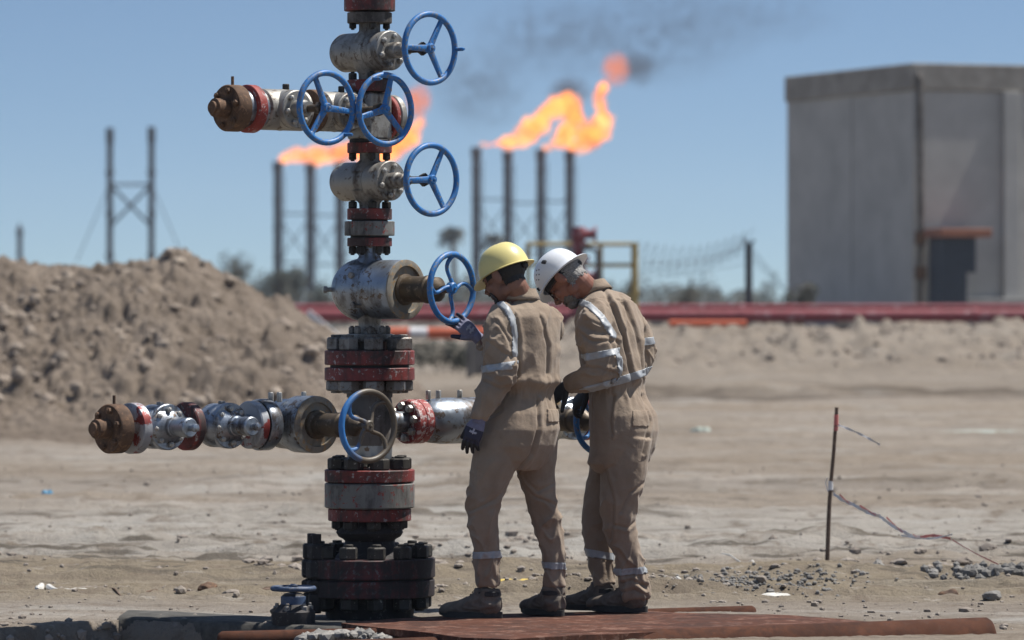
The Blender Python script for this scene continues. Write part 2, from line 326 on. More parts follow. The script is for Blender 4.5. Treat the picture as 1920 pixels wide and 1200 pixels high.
def heap_mat():
    m, nt, out = new('excavated_soil'); v = coords(nt); a = noise(nt, v, 1.1, 8, .7, .5); b = noise(nt, v, 6, 8, .75, .4)
    col = mix(nt, ramp(nt, a, [(.35, 0.), (.65, 1.)]), (0.1640, 0.1312, 0.1025), (0.2542, 0.2091, 0.1681))
    col = mix(nt, ramp(nt, b, [(.37, .75), (.47, 0.)]), col, (0.0820, 0.0640, 0.0492))  # darker in the bump hollows: crevice shade painted into the soil
    col = mix(nt, ramp(nt, b, [(.62, 0.), (.72, .6)]), col, (0.3444, 0.2788, 0.2214))
    bsdf(nt, out, col, .95, 0, b, .8, .12, .1); return m
M['heap'] = heap_mat()
def heap_h(x, y):
    D = y+D0; px = 960+x*F/57.0
    cp = np.interp(px, [-700, -200, 0, 50, 95, 140, 185, 240, 300, 335, 370, 420, 470, 520, 580, 640, 700, 780, 860, 930], [560, 500, 492, 490, 506, 500, 487, 486, 482, 474, 492, 520, 548, 572, 606, 634, 668, 726, 790, 850])
    top = HC+(HY-cp)/F*57.0
    f = np.interp(D, [50.2, 51.2, 54, 57, 59, 63], [-.05, .16, .62, 1, .97, .0])
    f = f*(1-.0*x)
    n = fbm(x*1.1, y*.9, 3., 5, .62); n2 = np.abs(fbm(x*3.3, y*3.0, 9., 4, .6)); blob = sstep(.25, .55, vn(x*2.6, y*2.4, 5.))
    z = top*f+(.30*n+.30*n2-.15+.10*blob)*sstep(.0, .35, f)*(.45+.55*sstep(700, 500, px))*(1-.35*sstep(.8, 1, f))
    return np.where(f < -.04, -.3, z)
hx = np.linspace(-11, -.1, 660); hy = np.linspace(50-D0, 63.5-D0, 420); HX, HYY = np.meshgrid(hx, hy)
tag(sheet('spoil_heap', HX, HYY, heap_h(HX, HYY), M['heap']), 'tall heap of lumpy excavated soil left of the wellhead', 'soil heap', kind='structure')

def rock(mb, c, r, seed, flat=.7, sub=1):
    bm = bmesh.new(); bmesh.ops.create_icosphere(bm, subdivisions=sub+1, radius=1)
    rs = random.Random(seed); k = [rs.uniform(.65, 1.25) for _ in range(3)]; off = rs.uniform(0, 99); a = rs.uniform(0, 6.28)
    P = np.array([v.co[:] for v in bm.verts]); n = fbm(P[:, 0]*1.3+off, P[:, 1]*1.3, P[:, 2]*1.3, 3)
    P = P*(1+.45*n)[:, None]*np.array([k[0], k[1], k[2]*flat])*r
    ca, sa = math.cos(a), math.sin(a); P = np.stack([P[:, 0]*ca-P[:, 1]*sa, P[:, 0]*sa+P[:, 1]*ca, P[:, 2]], -1)+np.array(c)
    mb.add([Vector(p) for p in P], [tuple(v.index for v in f.verts) for f in bm.faces]); bm.free()
rs = random.Random(3)
def stone_mat(name, a, b):
    m, nt, out = new(name); v = coords(nt); n = noise(nt, v, 30, 5, .7); n2 = noise(nt, v, 3.5, 3)
    bsdf(nt, out, mix(nt, ramp(nt, n2, [(.4, 0.), (.6, 1.)]), mix(nt, n, a, b), b), .9, 0, n, .5, .01); return m
M['stone'] = stone_mat('field_stone', (.12, .095, .075), (.26, .225, .19)); M['darkstone'] = stone_mat('dark_gravel', (.045, .043, .04), (.20, .19, .175))
M['clod'] = stone_mat('soil_clod', (.15, .115, .09), (.29, .24, .19))
# clods on the heap (nobody could count them)
cl = MB()
for i in range(420):
    x = rs.uniform(-6.3, -1.9); y = rs.uniform(51.2, 57.2)-D0; r = rs.choice([.02, .02, .03, .04, .05, .06, .09])
    z = float(heap_h(np.array([x]), np.array([y]))[0])
    if z < .12: continue
    rock(cl, (x, y, z+r*.15), r, i, .8, 0 if r < .07 else 1)
tag(cl.build('clods', M['clod'], ang=25), 'broken clods of dry earth lying over the soil heap', 'soil clods', kind='stuff')
gr = MB(); cl2 = MB()
for i in range(1900):
    D = 21.2+rs.random()**1.7*22; x = rs.uniform(-.125, .125)*D; y = D-D0; px = 960+x*F/D
    if 600 < px < 1250 and D < 22.8: continue
    z = float(gz(np.array([x]), np.array([y]))[0])
    if z < -.1: continue
    r = rs.choice([.005, .006, .008, .01, .013, .018])*(1 if rs.random() < .93 else 1.9)
    rock(gr, (x, y, z+r*.2), r, i, .7, 0)
for i in range(500):
    x = rs.gauss(.2, 1.1); y = 1.95+rs.gauss(0, .16)+.02*x; r = rs.choice([.005, .008, .012, .02]); z = float(gz(np.array([x]), np.array([y]))[0])
    if -.45 < x < 1.2: rock(gr, (x, y, z+r*.2), r, i, .7, 0)
for i in range(1500):
    y = rs.choice([3.3, 4.3, 5.4, 6.6, 7.9])+rs.gauss(0, .16); x = rs.uniform(-.13, .13)*(y+D0)
    if float(vn(np.array([x*.9]), np.array([y]), 4.)[0]) < .05: continue
    r = rs.choice([.008, .012, .016, .024, .034])*(1+.05*y); z = float(gz(np.array([x]), np.array([y]))[0]); rock(gr, (x, y, z+r*.1), r, i, .6, 0)
for i in range(700):
    px = rs.uniform(-40, 222); D = HC*F/(rs.uniform(1172, 1215)-HY-.07*px+8); x = (px-960)*D/F; y = D-D0; z = float(gz(np.array([x]), np.array([y]))[0]); r = rs.choice([.006, .01, .014, .022, .03]); rock(gr, (x, y, z+r*.3), r, i, .8, 0)
tag(gr.build('scattered_stones', M['stone'], ang=25), 'small pale stones scattered over the sandy yard', 'small stones', kind='stuff')
for i in range(420):
    x = rs.uniform(-.4, 10.5); y = rs.uniform(80, 91)-D0; z = float(gz(np.array([x]), np.array([y]))[0]); r = rs.choice([.02, .03, .04, .06, .08]); rock(cl2, (x, y, z+r*.1), r, i, .8, 1)
tag(cl2.build('bank_clods', M['clod'], ang=25), 'dark clods and stones scattered over the earth bank below the pipeline', 'earth clods', kind='stuff')
dg = MB()
for i in range(750):
    x = at(1440, 1000, 2.2).x+rs.gauss(0, .24); y = 2.35+rs.gauss(0, .35); z = float(gz(np.array([x]), np.array([y]))[0]); r = rs.choice([.006, .008, .011, .016])
    rock(dg, (x, y, z+r*.3), r, i, .8, 0)
for i in range(260):
    x = at(1870, 1080, 2.9).x+rs.gauss(0, .17); y = 2.8+rs.gauss(0, .12); z = float(gz(np.array([x]), np.array([y]))[0]); r = rs.choice([.01, .018, .03])
    rock(dg, (x, y, z+r*.4), r, i, .9, 0)
tag(dg.build('dark_gravel', M['darkstone'], ang=25), 'patch of dark grey crushed gravel beside the marker rod', 'gravel', kind='stuff')
def ground_at(px, py):
    D = HC*F/(py-HY); x = (px-960)*D/F; y = D-D0; z = float(gz(np.array([x]), np.array([y]))[0]); return x, y, z
for k, (px, py, r, mm, lab) in enumerate((
    (1781, 1118, .042, 'rust', 'dark brown rounded stone alone near the right edge of the yard'),
    (1808, 1060, .05, 'stone', 'pale flat stone beyond the dark brown one at the far right'),
    (1646, 1076, .05, 'darkstone', 'dark angular clod right of the thin marker rod'),
    (965, 1075, .04, 'stone', 'tan stone showing between the legs of the worker in yellow helmet'),
    (391, 1116, .055, 'rust', 'brown broken stone left of the small valve by the concrete edge'),
    (434, 1121, .045, 'stone', 'round grey stone next to a brown one left of the small valve'),
    (1860, 1128, .05, 'darkstone', 'low dark lump of earth nearest the right edge of the photo'),
    (1444, 1118, .022, 'darkstone', 'small dark stone behind the short rusty pipe stub'),
    (290, 1018, .03, 'darkstone', 'small dark stone alone on the pale track left of the wellhead'))):
    x, y, z = ground_at(px, py); mb = MB(); rock(mb, (x, y, z+r*.35), r, 70+k, .75, 2)
    tag(mb.build('stone', M[mm], ang=30), lab, 'stone', 'loose stones lying in the yard')
# cellar ledge: concrete edge of the well cellar with a shaded inner wall
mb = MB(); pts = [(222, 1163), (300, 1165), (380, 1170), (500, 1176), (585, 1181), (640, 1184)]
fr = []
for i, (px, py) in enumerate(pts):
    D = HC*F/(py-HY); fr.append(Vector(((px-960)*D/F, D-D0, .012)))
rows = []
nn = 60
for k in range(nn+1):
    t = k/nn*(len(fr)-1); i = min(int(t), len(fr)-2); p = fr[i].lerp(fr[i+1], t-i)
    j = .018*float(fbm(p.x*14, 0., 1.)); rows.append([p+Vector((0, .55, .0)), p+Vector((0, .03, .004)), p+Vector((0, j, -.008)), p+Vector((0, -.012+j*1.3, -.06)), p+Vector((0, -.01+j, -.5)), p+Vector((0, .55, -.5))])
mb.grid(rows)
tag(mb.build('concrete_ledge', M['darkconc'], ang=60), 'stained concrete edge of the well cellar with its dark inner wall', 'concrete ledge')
mb = MB()
for i in range(260):
    px = rs.uniform(562, 735); e = 1181+12*abs((px-650)/90)**2; py = e+rs.uniform(0, 14); Y = -1.15+rs.uniform(-.15, .15)
    rock(mb, at(px, py+5, Y), rs.choice([.008, .012, .018, .03]), i, .8, 0)
for px, py, r in ((600, 1197, .055), (640, 1194, .06), (680, 1198, .06), (715, 1203, .05), (575, 1203, .045)): rock(mb, at(px, py, -1.15), r, px, .7, 2)
tag(mb.build('concrete_lump', M['concrete'], ang=25), 'broken lump of grey gravelly concrete in front of the wellhead', 'broken concrete', 'broken concrete lumps')
mb = MB()
for i in range(120):
    px = rs.uniform(775, 890); py = 1193+rs.uniform(0, 10); rock(mb, at(px, py+5, -1.3), rs.choice([.008, .012, .02, .03]), i+400, .8, 0)
for px, py, r in ((800, 1206, .05), (840, 1203, .05), (870, 1208, .045)): rock(mb, at(px, py, -1.3), r, px, .7, 2)
tag(mb.build('concrete_lump', M['concrete'], ang=25), 'low lump of broken concrete under the front edge of the rusty plate', 'broken concrete', 'broken concrete lumps')
# rusty plate, pipes
PZ = .030
def on_plate(px, py): D = (HC-PZ)*F/(py-HY); return Vector(((px-960)*D/F, D-D0, PZ))
mb = MB(); A = on_plate(640, 1168); B = on_plate(905, 1150); C_ = on_plate(1190, 1143); Dd = on_plate(1440, 1152); E = on_plate(1640, 1165); G = on_plate(1180, 1187); Hh = on_plate(960, 1199); I = on_plate(870, 1196)
out_ = [A, B, C_, Dd, E]
per = []
for a, b in zip([A, B, C_, Dd, E, G, Hh, I], [B, C_, Dd, E, G, Hh, I, A]):
    for k in range(8):
        p = a.lerp(b, k/8); per.append(p+Vector((0, .012*float(fbm(p.x*5, p.y*5, 2.)), .006*float(fbm(p.x*3, p.y*2, 4.)))))
ct = sum(per, Vector())/len(per)
rings = [[ct.lerp(p, s)+Vector((0, 0, .008*float(fbm(p.x*s*2, p.y*s*3, 1.)))) for p in per] for s in (.02, .35, .7, .97, 1)]
rings.append([p+Vector((0, 0, -.030)) for p in rings[-1]]); rings.append([p+Vector((0, 0, -.030)) for p in rings[0]])
mb.grid(rings); plate = mb.build('rusty_plate', M['rustplate'], ang=30)
tag(plate, 'large rusty steel plate under the boots of both workers', 'steel plate')
def pipe(name, p, q, r, mat, label, cat='pipe', wall=.012, cap=True, group=None):
    mb = MB(); d = (q-p); L = d.length
    mb.lathe([(r-wall, .0), (r, .003), (r, L*.25), (r*1.004, L*.5), (r, L*.75), (r, L-.02), (r-.01, L-.004), (r-wall*1.6, L), (r-wall*1.6, L-.12), (.001, L-.125)], p, d, 40)
    return tag(mb.build(name, mat), label, cat, group)
pipe('rusty_pipe', at(300, 1262, -1.75), at(1858, 1205, -.95), .112, M['rustpipe'], 'long rusty pipe lying along the front edge of the steel plate', group='rusty pipes on the ground')
pipe('rusty_pipe', at(1180, 1163, .5), at(1418, 1156, .5), .052, M['rustpipe'], 'short rusty pipe stub sticking out behind the steel plate', group='rusty pipes on the ground')
pipe('rusty_pipe', at(720, 1196, -1.02), at(408, 1203, -1.0), .045, M['rustpipe'], 'thin rusty pipe lying in the cellar below the small valve', group='rusty pipes on the ground')
# ------------------------------------------------------------ wellhead
XC = (693-960)*D0/F*1.0
AR = R(42); U = Vector((math.cos(AR), math.sin(AR), 0)); V = Vector((math.sin(AR), -math.cos(AR), 0)); UP = Vector((0, 0, 1))
PXM = F/D0
def zc(py): return HC-(py-HY)/PXM
well = empty('wellhead', (XC, 0, 0), 'tall red and silver oil wellhead valve tree with blue handwheels', 'wellhead')
def hexn(o, d, r, h, mb=None):
    mb = mb or MB(); return mb.lathe([(r*.86, 0), (r, .12*h), (r, .88*h), (r*.84, h)], o, d, 6, random.uniform(0, 1))
NUTS = {}
def nut(name, o, d, r, h, mat, parent, stud=0):
    key = (name, round(r, 4), round(h, 4), mat.name, tuple(round(x, 2) for x in d), stud)
    if key in NUTS and random.random() < .8: return copyo(NUTS[key], Vector(o), parent)
    mb = hexn(Vector((0, 0, 0)), d, r, h)
    if stud: mb.lathe([(r*.52, h), (r*.52, h+stud*.8), (r*.4, h+stud)], (0, 0, 0), d, 10)
    c = mb.build(name, mat, None, 30, .0016, origin=(0, 0, 0)); 
    c.parent = parent; WL[c.name] = Vector(o); c.location = Vector(o)-WL[parent.name]
    NUTS[key] = c; return c
def vflange(py0, py1, rpx, mat, n=0, nr=0, nh=0, side=0, ring=0, nmat='nut', ph=.2, ch=.003, stud=.006):
    """disc flange between two rows; side 1 = nuts on top, -1 = below"""
    r = rpx/PXM; z0 = zc(py1); z1 = zc(py0); mb = MB()
    mb.lathe([(r*.3, 0), (r-ch, 0), (r, ch), (r, z1-z0-ch), (r-ch, z1-z0), (r*.3, z1-z0)], (XC, 0, z0), UP, 64)
    fl = mb.build('flange', mat, well, 30)
    for k in range(n):
        a = 2*math.pi*(k+ph)/n; p = Vector((XC+ring/PXM*math.cos(a), ring/PXM*math.sin(a), z1 if side > 0 else z0))
        nut('nut', p, UP if side > 0 else -UP, nr/PXM, nh/PXM, M[nmat], fl, stud)
    return fl
def neck(prof, mat, name='neck'):                       # prof: (r px, py)
    mb = MB(); prof = sorted(prof, key=lambda t: -t[1]); z0 = zc(prof[0][1])
    mb.lathe([(r/PXM, zc(y)-z0) for r, y in prof], (XC, 0, z0), UP, 48); return mb.build(name, mat, well, 50)
# top
vflange(-30, 21, 48, M['red']); vflange(24, 44, 42, M['grime'], 4, 7, 10, -1, 32, 'nutoil', .13)
neck([(20, 40), (20, 58), (27, 66), (34, 80)], M['silver'])
neck([(34, 115), (26, 132), (21, 138), (20, 154)], M['silver'])
vflange(150, 172, 42, M['red'], 4, 8, 13, 1, 32, 'nutoil', .1)
neck([(24, 170), (24, 184)], M['oil'])
# upper cross block
mb = MB(); cz = zc(219); hw = 33/PXM; hh = 45/PXM
rows = []
for z in (-hh, -hh+.012, hh-.012, hh):
    s = hw-(.01 if abs(z) > hh-.005 else 0); c = .020; pts = []
    for a, b in ((1, 1), (-1, 1), (-1, -1), (1, -1)):
        pr = [(a*s, b*(s-c)), (a*(s-c), b*s)]
        if a*b < 0: pr.reverse()
        pts += [Vector((XC, 0, cz+z))+U*i+V*j for i, j in pr]
    rows.append(pts)
mb.grid(rows); mb.build('cross_block', M['silver'], well, 30, .004)
mb = MB(); mb.lathe([(.04, 0), (.098, 0), (.102, .004), (.102, .022), (.098, .026), (.02, .026)], Vector((XC, 0, cz))+U*hw, U, 48); bf = mb.build('blind_flange', M['redb'], well)
mb = MB(); mb.lathe([(.02, 0), (.100, 0), (.104, .004), (.104, .03), (.10, .034), (.02, .034)], Vector((XC, 0, cz))+U*(hw+.028), U, 48); mb.build('cover_plate', M['silver'], bf)
vflange(262, 268, 38, M['oil']); vflange(268, 287, 42, M['red'], 4, 8, 13, -1, 32, 'nutoil', .1)
neck([(19, 285), (19, 300), (27, 308), (36, 322)], M['silver'])
neck([(36, 358), (27, 374), (20, 381), (19, 392)], M['silver'])
vflange(391, 412, 42, M['red'], 4, 9, 13, 1, 32, 'nutoil', .12)
neck([(34, 411), (34, 416)], M['black']); vflange(415, 442, 47, M['greyred']); neck([(36, 441), (36, 447)], M['black'])
vflange(446, 462, 42, M['red'], 6, 8, 14, -1, 32, 'nutoil', .1)
neck([(19, 460), (19, 474), (21, 482), (30, 496), (50, 515)], M['bright'])
neck([(52, 572), (34, 586), (22, 600), (20, 612), (23, 628)], M['silver'])
vflange(626, 641, 43, M['silver'], 8, 7, 13, 1, 33, 'nut', .1)
neck([(30, 639), (30, 660)], M['grime'])
vflange(657, 684, 84.5, M['red'], 8, 20, 25, 1, 63, 'nut', .18, .004, .012)
neck([(74, 683), (74, 690)], M['black'])
vflange(689, 713, 84.5, M['red'], 8, 20, 20, -1, 63, 'nut', .18, .004, .010)
neck([(43, 712), (43, 745)], M['grime'])
# lower cross block: a vertical barrel with flat dark faces
mb = MB(); cz2 = zc(797); mb.lathe([(.085, -.15), (.098, -.135), (.104, -.10), (.104, .10), (.098, .13), (.09, .15)], (XC, 0, cz2), UP, 48); mb.build('cross_block', M['grime'], well, 40)
neck([(43, 835), (41, 866)], M['bright'])
vflange(880, 903, 84.5, M['red'], 8, 19, 22, 1, 63, 'nutoil', .42, .004, .010)
vflange(905, 952, 84.5, M['greyred'], ch=.006)
vflange(953, 976, 78, M['red'], 8, 15, 15, -1, 58, 'nutoil', .2, .004, .006)
neck([(44, 974), (52, 984), (60, 990), (63, 998), (58, 1006), (50, 1010), (46, 1014), (50, 1026), (66, 1046)], M['oil'])
vflange(1045, 1082, 123, M['redoil'], 12, 18, 24, 1, 101, 'nutoil', .3, .005, .012)
neck([(112, 1081), (112, 1086)], M['black'])
vflange(1085, 1117, 122, M['redoil'], 12, 18, 22, -1, 101, 'nutoil', .3, .005, .010)
neck([(84, 1116), (83, 1150), (78, 1172), (78, 1330)], M['oil'], 'casing')
# side clamp block on the left of the base flange
for k, (dx, dy) in enumerate(((-.262, -.085), (-.235, -.15))):
    p = Vector((XC+dx, dy, 0)); mb = MB(); mb.lathe([(.02, 0), (.02, .36)], p+UP*zc(1146), UP, 12)
    for a, b, rr in ((1142, 1108, .044), (1108, 1084, .050), (1081, 1046, .050), (1046, 1016, .044)): hexn(p+UP*zc(a), UP, rr, (a-b-1)/PXM, mb)
    mb.build('stud_bolt', M['oil'], well, 30, .003)
def arm_pt(px, off=0.0):                               # point of the arm axis that shows at photo column px
    t = px-960; s = (t*D0-F*XC)/(F*math.cos(AR)-t*math.sin(AR)); return s
def sized(s): return (D0+s*math.sin(AR))/F           # metres per photo pixel at arm position s
def cyl_h(prof, o, d, mat, parent, name, seg=40, ang=38, bevel=0):
    mb = MB(); mb.lathe(prof, o, d, seg); return mb.build(name, mat, parent, ang, bevel)
def bolts(o, d, ring, n, r, h, parent, mat='bolt', ph=0.):
    a, b = frame(d)
    for k in range(n):
        t = 2*math.pi*(k+ph)/n; nut('bolt', Vector(o)+(a*math.cos(t)+b*math.sin(t))*ring, d, r, h, M[mat], parent, .004)
def wheel(c, d, r, parent, mat, curved=False, peg=None, rot=0., rt=.0140, hub=.022, name='handwheel'):
    d = d.normalized(); a, b = frame(d)                # a horizontal-ish, b vertical
    mb = MB(); ring = [c+(a*math.cos(2*math.pi*k/48)+b*math.sin(2*math.pi*k/48))*(r-rt) for k in range(48)]
    mb.tube(ring, rt, 12, True)
    ns = 4 if curved else 3
    for k in range(ns):
        t = rot+2*math.pi*k/ns; e = a*math.cos(t)+b*math.sin(t); q = d.cross(e)
        if curved:
            pts = []
            for i in range(9):
                u = i/8; tt = t+.55*math.sin(math.pi*u*.9)*(1-u*.2); rr = hub*.6+(r-rt-hub*.6)*u
                pts.append(c+(a*math.cos(tt)+b*math.sin(tt))*rr-d*(.012*math.sin(math.pi*u)))
            mb.tube(pts, [.0115-.0025*math.sin(math.pi*i/8) for i in range(9)], 10)
        else:
            rows = []
            for u in (0, .5, 1):
                cc = c+e*(hub*.5+(r-rt*1.3-hub*.5)*u)-d*.004; wd = .0155-.0045*u; th = .0085
                rows.append([cc+q*(wd*i)+d*(th*j) for i, j in ((-1, -.6), (-.7, -1), (.7, -1), (1, -.6), (1, .6), (.7, 1), (-.7, 1), (-1, .6))])
            mb.grid(rows)
            for i in range(5):
                if k != 3: mb.box(c+e*(.055+i*.014)+d*.0042, .004, .012 if i % 2 else .008, .003, (e, q, d))
            mb.ell(c+e*(r-rt*1.6), .014, .018, .009, (e, q, d), 12, 8)
    mb.lathe([(hub*.7, -.02), (hub, -.014), (hub, .012), (hub*.8, .018), (hub*.3, .018)], c, d, 20)
    mb.lathe([(.008, .015), (.008, .024), (.004, .026)], c, d, 6)
    if peg is not None:
        e = a*math.cos(peg)+b*math.sin(peg); p0 = c+e*(r-rt); mb.tube([p0-d*.004, p0+d*.02, p0+d*.05, p0+d*.062], [.012, .0085, .0085, .005], 10)
    return mb.build(name, M[mat], parent, 40)
def small_valve(c, d, R_, L, name, wl, wr, wmat='blue', body='silver', back=.14, peg=1.2, rot=.4, nb=6, flr=1.0):
    """gate valve with closed barrel behind and bolted bonnet in front; stem to a wheel at distance wl"""
    mb = MB(); prof = [(.001, -back), (R_*.6, -back+.002), (R_*.86, -back+.010), (R_, -back+.035), (R_, L*.35), (R_*.97, L*.36), (R_*.97, L*.38), (R_, L*.39), (R_, L-.02), (R_*.94, L-.004), (R_*.5, L)]
    mb.lathe(prof, c, d, 48); o = mb.build(name, M[body], well, 40)
    cyl_h([(R_*.99*flr, 0), (R_*1.02*flr, .003), (R_*1.02*flr, .040), (R_*.98*flr, .044), (R_*.3, .044)], c+d*(L-.002), d, M[body], o, 'bonnet', 48)
    bolts(c+d*(L+.042), d, R_*.76*flr, nb, .0135, .016, o, 'bolt', .3)
    cyl_h([(R_*.42, 0), (R_*.42, .05), (R_*.34, .055), (R_*.34, .09), (R_*.26, .095), (R_*.26, .12)], c+d*(L+.04), d, M[body], o, 'stem_housing', 28)
    mb = MB(); mb.lathe([(.017, 0), (.017, wl-L-.15)], c+d*(L+.13), d, 20); hexn(c+d*(wl-.060), d, .031, .022, mb); mb.build('stem', M['nutoil'], o, 30)
    wheel(c+d*wl, d, wr, o, wmat, peg=peg, rot=rot)
    return o
# column valves: the wheel centre of the photo fixes the stem length
def col_valve(py, bodyc_px, wheel_px, wheel_py, wr, d, **k):
    c = Vector((XC, 0, zc(py))); t = wheel_px-960
    L = (t*D0-F*XC)/(F*d.x-t*d.y)
    return small_valve(c, d, k.pop('R_', .089), k.pop('L', .105), 'gate_valve', L, wr, **k)
V0 = Vector((math.sin(R(44)), -math.cos(R(44)), 0))
col_valve(97, 0, 806, 92, .169, V0, peg=R(180), rot=R(0), body='silver', back=.20)
col_valve(340, 0, 809, 335, .169, V0, peg=None, rot=R(2), back=.20)
# upper left wing: two valves and end flange along -U
z_u = zc(212)
def wing_c(px, z): s = arm_pt(px); return Vector((XC, 0, z))+U*s, s
c1, s1 = wing_c(652, z_u); cyl_h([(.070, 0), (.070, -s1+0.0)], c1, U, M['silver'], well, 'wing_pipe', 32)
c2, s2 = wing_c(545, z_u)
o1 = small_valve(c1, V, .072, .035, 'gate_valve', (0.0), 0, back=.09) if False else None
def wing_valve(px, z, wheel_px, wr, R_=.075, L=.03, pegv=None, rot=.5, ln=.12, body='silver', wmat='blue'):
    c, s = wing_c(px, z); t = wheel_px-960
    WLn = (t*(D0+c.y)-F*c.x)/(F*V.x-t*V.y)
    mb = MB(); rr = R_*1.03; mb.lathe([(rr*.8, -ln-.004), (rr, -ln+.014), (rr, -.012), (rr*1.02, 0), (rr, .012), (rr, ln-.014), (rr*.8, ln+.004)], c, U, 48)
    mb.lathe([(.001, -R_*1.2), (R_*.8, -R_*1.15), (R_*.97, -R_*.95), (R_*.97, R_*.9), (R_*.97, R_*.95)], c, V, 40)
    o = mb.build('gate_valve', M[body], well, 38)
    cyl_h([(R_*.9, 0), (R_*.95, .004), (R_*.95, .034), (R_*.9, .038), (.02, .038)], c+V*(R_*.92), V, M[body], o, 'bonnet', 40)
    bolts(c+V*(R_*.92+.038), V, R_*.70, 6, .0125, .016, o, 'bolt', .15)
    cyl_h([(R_*.45, 0), (R_*.45, .05), (R_*.36, .055), (R_*.36, .085)], c+V*(R_*.92+.036), V, M[body], o, 'stem_housing', 28)
    mb = MB(); b0 = R_*.92+.11; mb.lathe([(.017, 0), (.017, WLn-b0)], c+V*b0, V, 20); hexn(c+V*(WLn-.06), V, .030, .03, mb); mb.build('stem', M['stem'], o, 30)
    wheel(c+V*WLn, V, wr, o, wmat, peg=pegv, rot=rot)
    return c, s, o
cA, sA, oA = wing_valve(628, z_u, 722, .169, R_=.088, pegv=R(-60), rot=R(15), ln=.10)
cB, sB, oB = wing_valve(526, z_u, 612, .169, R_=.090, pegv=R(130), rot=R(175), ln=.13)
# saddle ring (dark brown) between the valves, fittings on top
cyl_h([(.095, -.02), (.098, -.016), (.098, .016), (.095, .02)], Vector((XC, 0, z_u))+U*arm_pt(585), U, M['rust'], well, 'coupling_ring', 40)
for px in (536, 640): hexn(Vector((XC, 0, z_u+.088))+U*arm_pt(px), UP, .016, .03).build('grease_fitting', M['nutoil'], well, 30, .001)
def end_flange(px_ring, px_blind, z, ringmat, r, prefix='', plug_r=.042):
    s = arm_pt(px_ring); o = Vector((XC, 0, z))+U*s
    cyl_h([(.04, -.03), (r*.96, -.024), (r, -.020), (r, .020), (r*.96, .024), (.04, .03)], o, U, M[ringmat], well, 'end_flange', 48)
    s2 = arm_pt(px_blind); o2 = Vector((XC, 0, z))+U*s2; e = cyl_h([(.02, -.036), (r*.93, -.036), (r*.97, -.03), (r*.97, .03), (.02, .036)], o2, U, M['rust'], well, 'blind_flange', 48)
    bolts(o2-U*.036, -U, r*.73, 6, .015, .018, e, 'rust', .25)
    cyl_h([(.035, 0), (plug_r, -.006), (plug_r, -.07), (plug_r*.7, -.074), (plug_r*.66, -.086), (plug_r*.3, -.088)][::1], o2-U*.034, U, M['rust'], e, 'plug', 24)
    mb = MB(); mb.cyl(o2+UP*(r*.9), o2+UP*(r*.9+.045), .007, 8); mb.build('pin', M['rust'], e)
cyl_h([(.084, 0), (.084, .26)], Vector((XC, 0, z_u))+U*(arm_pt(450)), U, M['bright'], well, 'wing_pipe', 36)
end_flange(468, 436, z_u, 'redb', .108)
# lower wings
z_l = zc(792)
def axis(px, z=None): return Vector((XC, 0, z_l if z is None else z))+U*arm_pt(px)
cyl_h([(.048, 0), (.048, arm_pt(1075)-arm_pt(240))], axis(240), U, M['bright'], well, 'wing_pipe', 32)
end_flange(250, 214, z_l-.004, 'ringmix', .112)
def block_valve(px, ringpx, mat, ringmat):              # valve without wheel: bolted bonnet and capped nose
    c = axis(px); mb = MB(); r = .098
    mb.lathe([(.05, -.12), (r*.8, -.085), (r*.97, -.05), (r*.97, .05), (r*.8, .085), (.05, .11)], c, U, 40)
    mb.lathe([(.001, -.10), (r*.8, -.09), (r, -.06), (r, .028)], c, V, 44)
    o = mb.build('block_valve', M[mat], well, 40)
    cyl_h([(r, 0), (r*1.04, .004), (r*1.04, .030), (r, .034), (.02, .034)], c+V*.03, V, M[mat], o, 'bonnet', 48)
    bolts(c+V*.064, V, r*.78, 8, .013, .018, o, 'bolt', .1)
    mb = MB(); mb.lathe([(.045, 0), (.045, .05), (.040, .053), (.040, .10), (.043, .103), (.043, .150), (.038, .156), (.014, .156), (.014, .178), (.018, .18), (.018, .196), (.01, .2)], c+V*.062, V, 32)
    mb.build('stem_cap', M[mat], o, 30)
    cyl_h([(.05, -.024), (.102, -.024), (.107, -.018), (.107, .018), (.102, .024), (.05, .024)], axis(ringpx), U, M[ringmat], well, 'wing_flange', 48)
    hexn(c+UP*.075, UP, .017, .035).build('grease_fitting', M['nut'], well, 30, .001)
block_valve(300, 352, 'bright', 'red'); block_valve(416, 472, 'bright', 'ringmix')
cyl_h([(.05, -.028), (.110, -.034), (.116, -.024), (.116, .024), (.110, .034), (.05, .028)], axis(492), U, M['bright'], well, 'wing_flange', 48)
def barrel_valve(c, d, wheelL, wr, wmat, r0=.112, r1=.128, L0=-.16, L1=.16, bod='bright', curved=True, rot=.4, stemr=.052, peg=None):
    mb = MB(); mb.lathe([(.001, L0), (r0*.55, L0+.006), (r0*.85, L0+.03), (r0, L0+.08), (r0*1.02, -.02), (r1, .03), (r1*1.01, L1-.012), (r1*.97, L1), (r1*.80, L1), (r1*.76, L1-.03), (.03, L1-.03)], c, d, 52)
    o = mb.build('master_valve', M[bod], well, 38)
    cyl_h([(r1*.98, 0), (r1*1.0, .002), (r1*1.0, .010), (r1*.9, .014), (r1*.78, .014), (r1*.74, -.02)], c+d*(L1+.001), d, M['rim'], o, 'retaining_ring', 52)
    mb = MB(); s = wheelL-L1
    mb.lathe([(stemr*1.25, -.03), (stemr*1.25, .02), (stemr, .028), (stemr, s*.45), (stemr*1.06, s*.46), (stemr*1.06, s*.52), (stemr*.92, s*.54), (stemr*.92, s-.09), (stemr*.5, s-.07), (stemr*.4, s-.06), (.016, s-.055), (.016, s)], c+d*L1, d, 32)
    mb.build('stem_housing', M['stem'], o, 32)
    wheel(c+d*wheelL, d, wr, o, wmat, curved, peg, rot, .0140, .026)
    return o
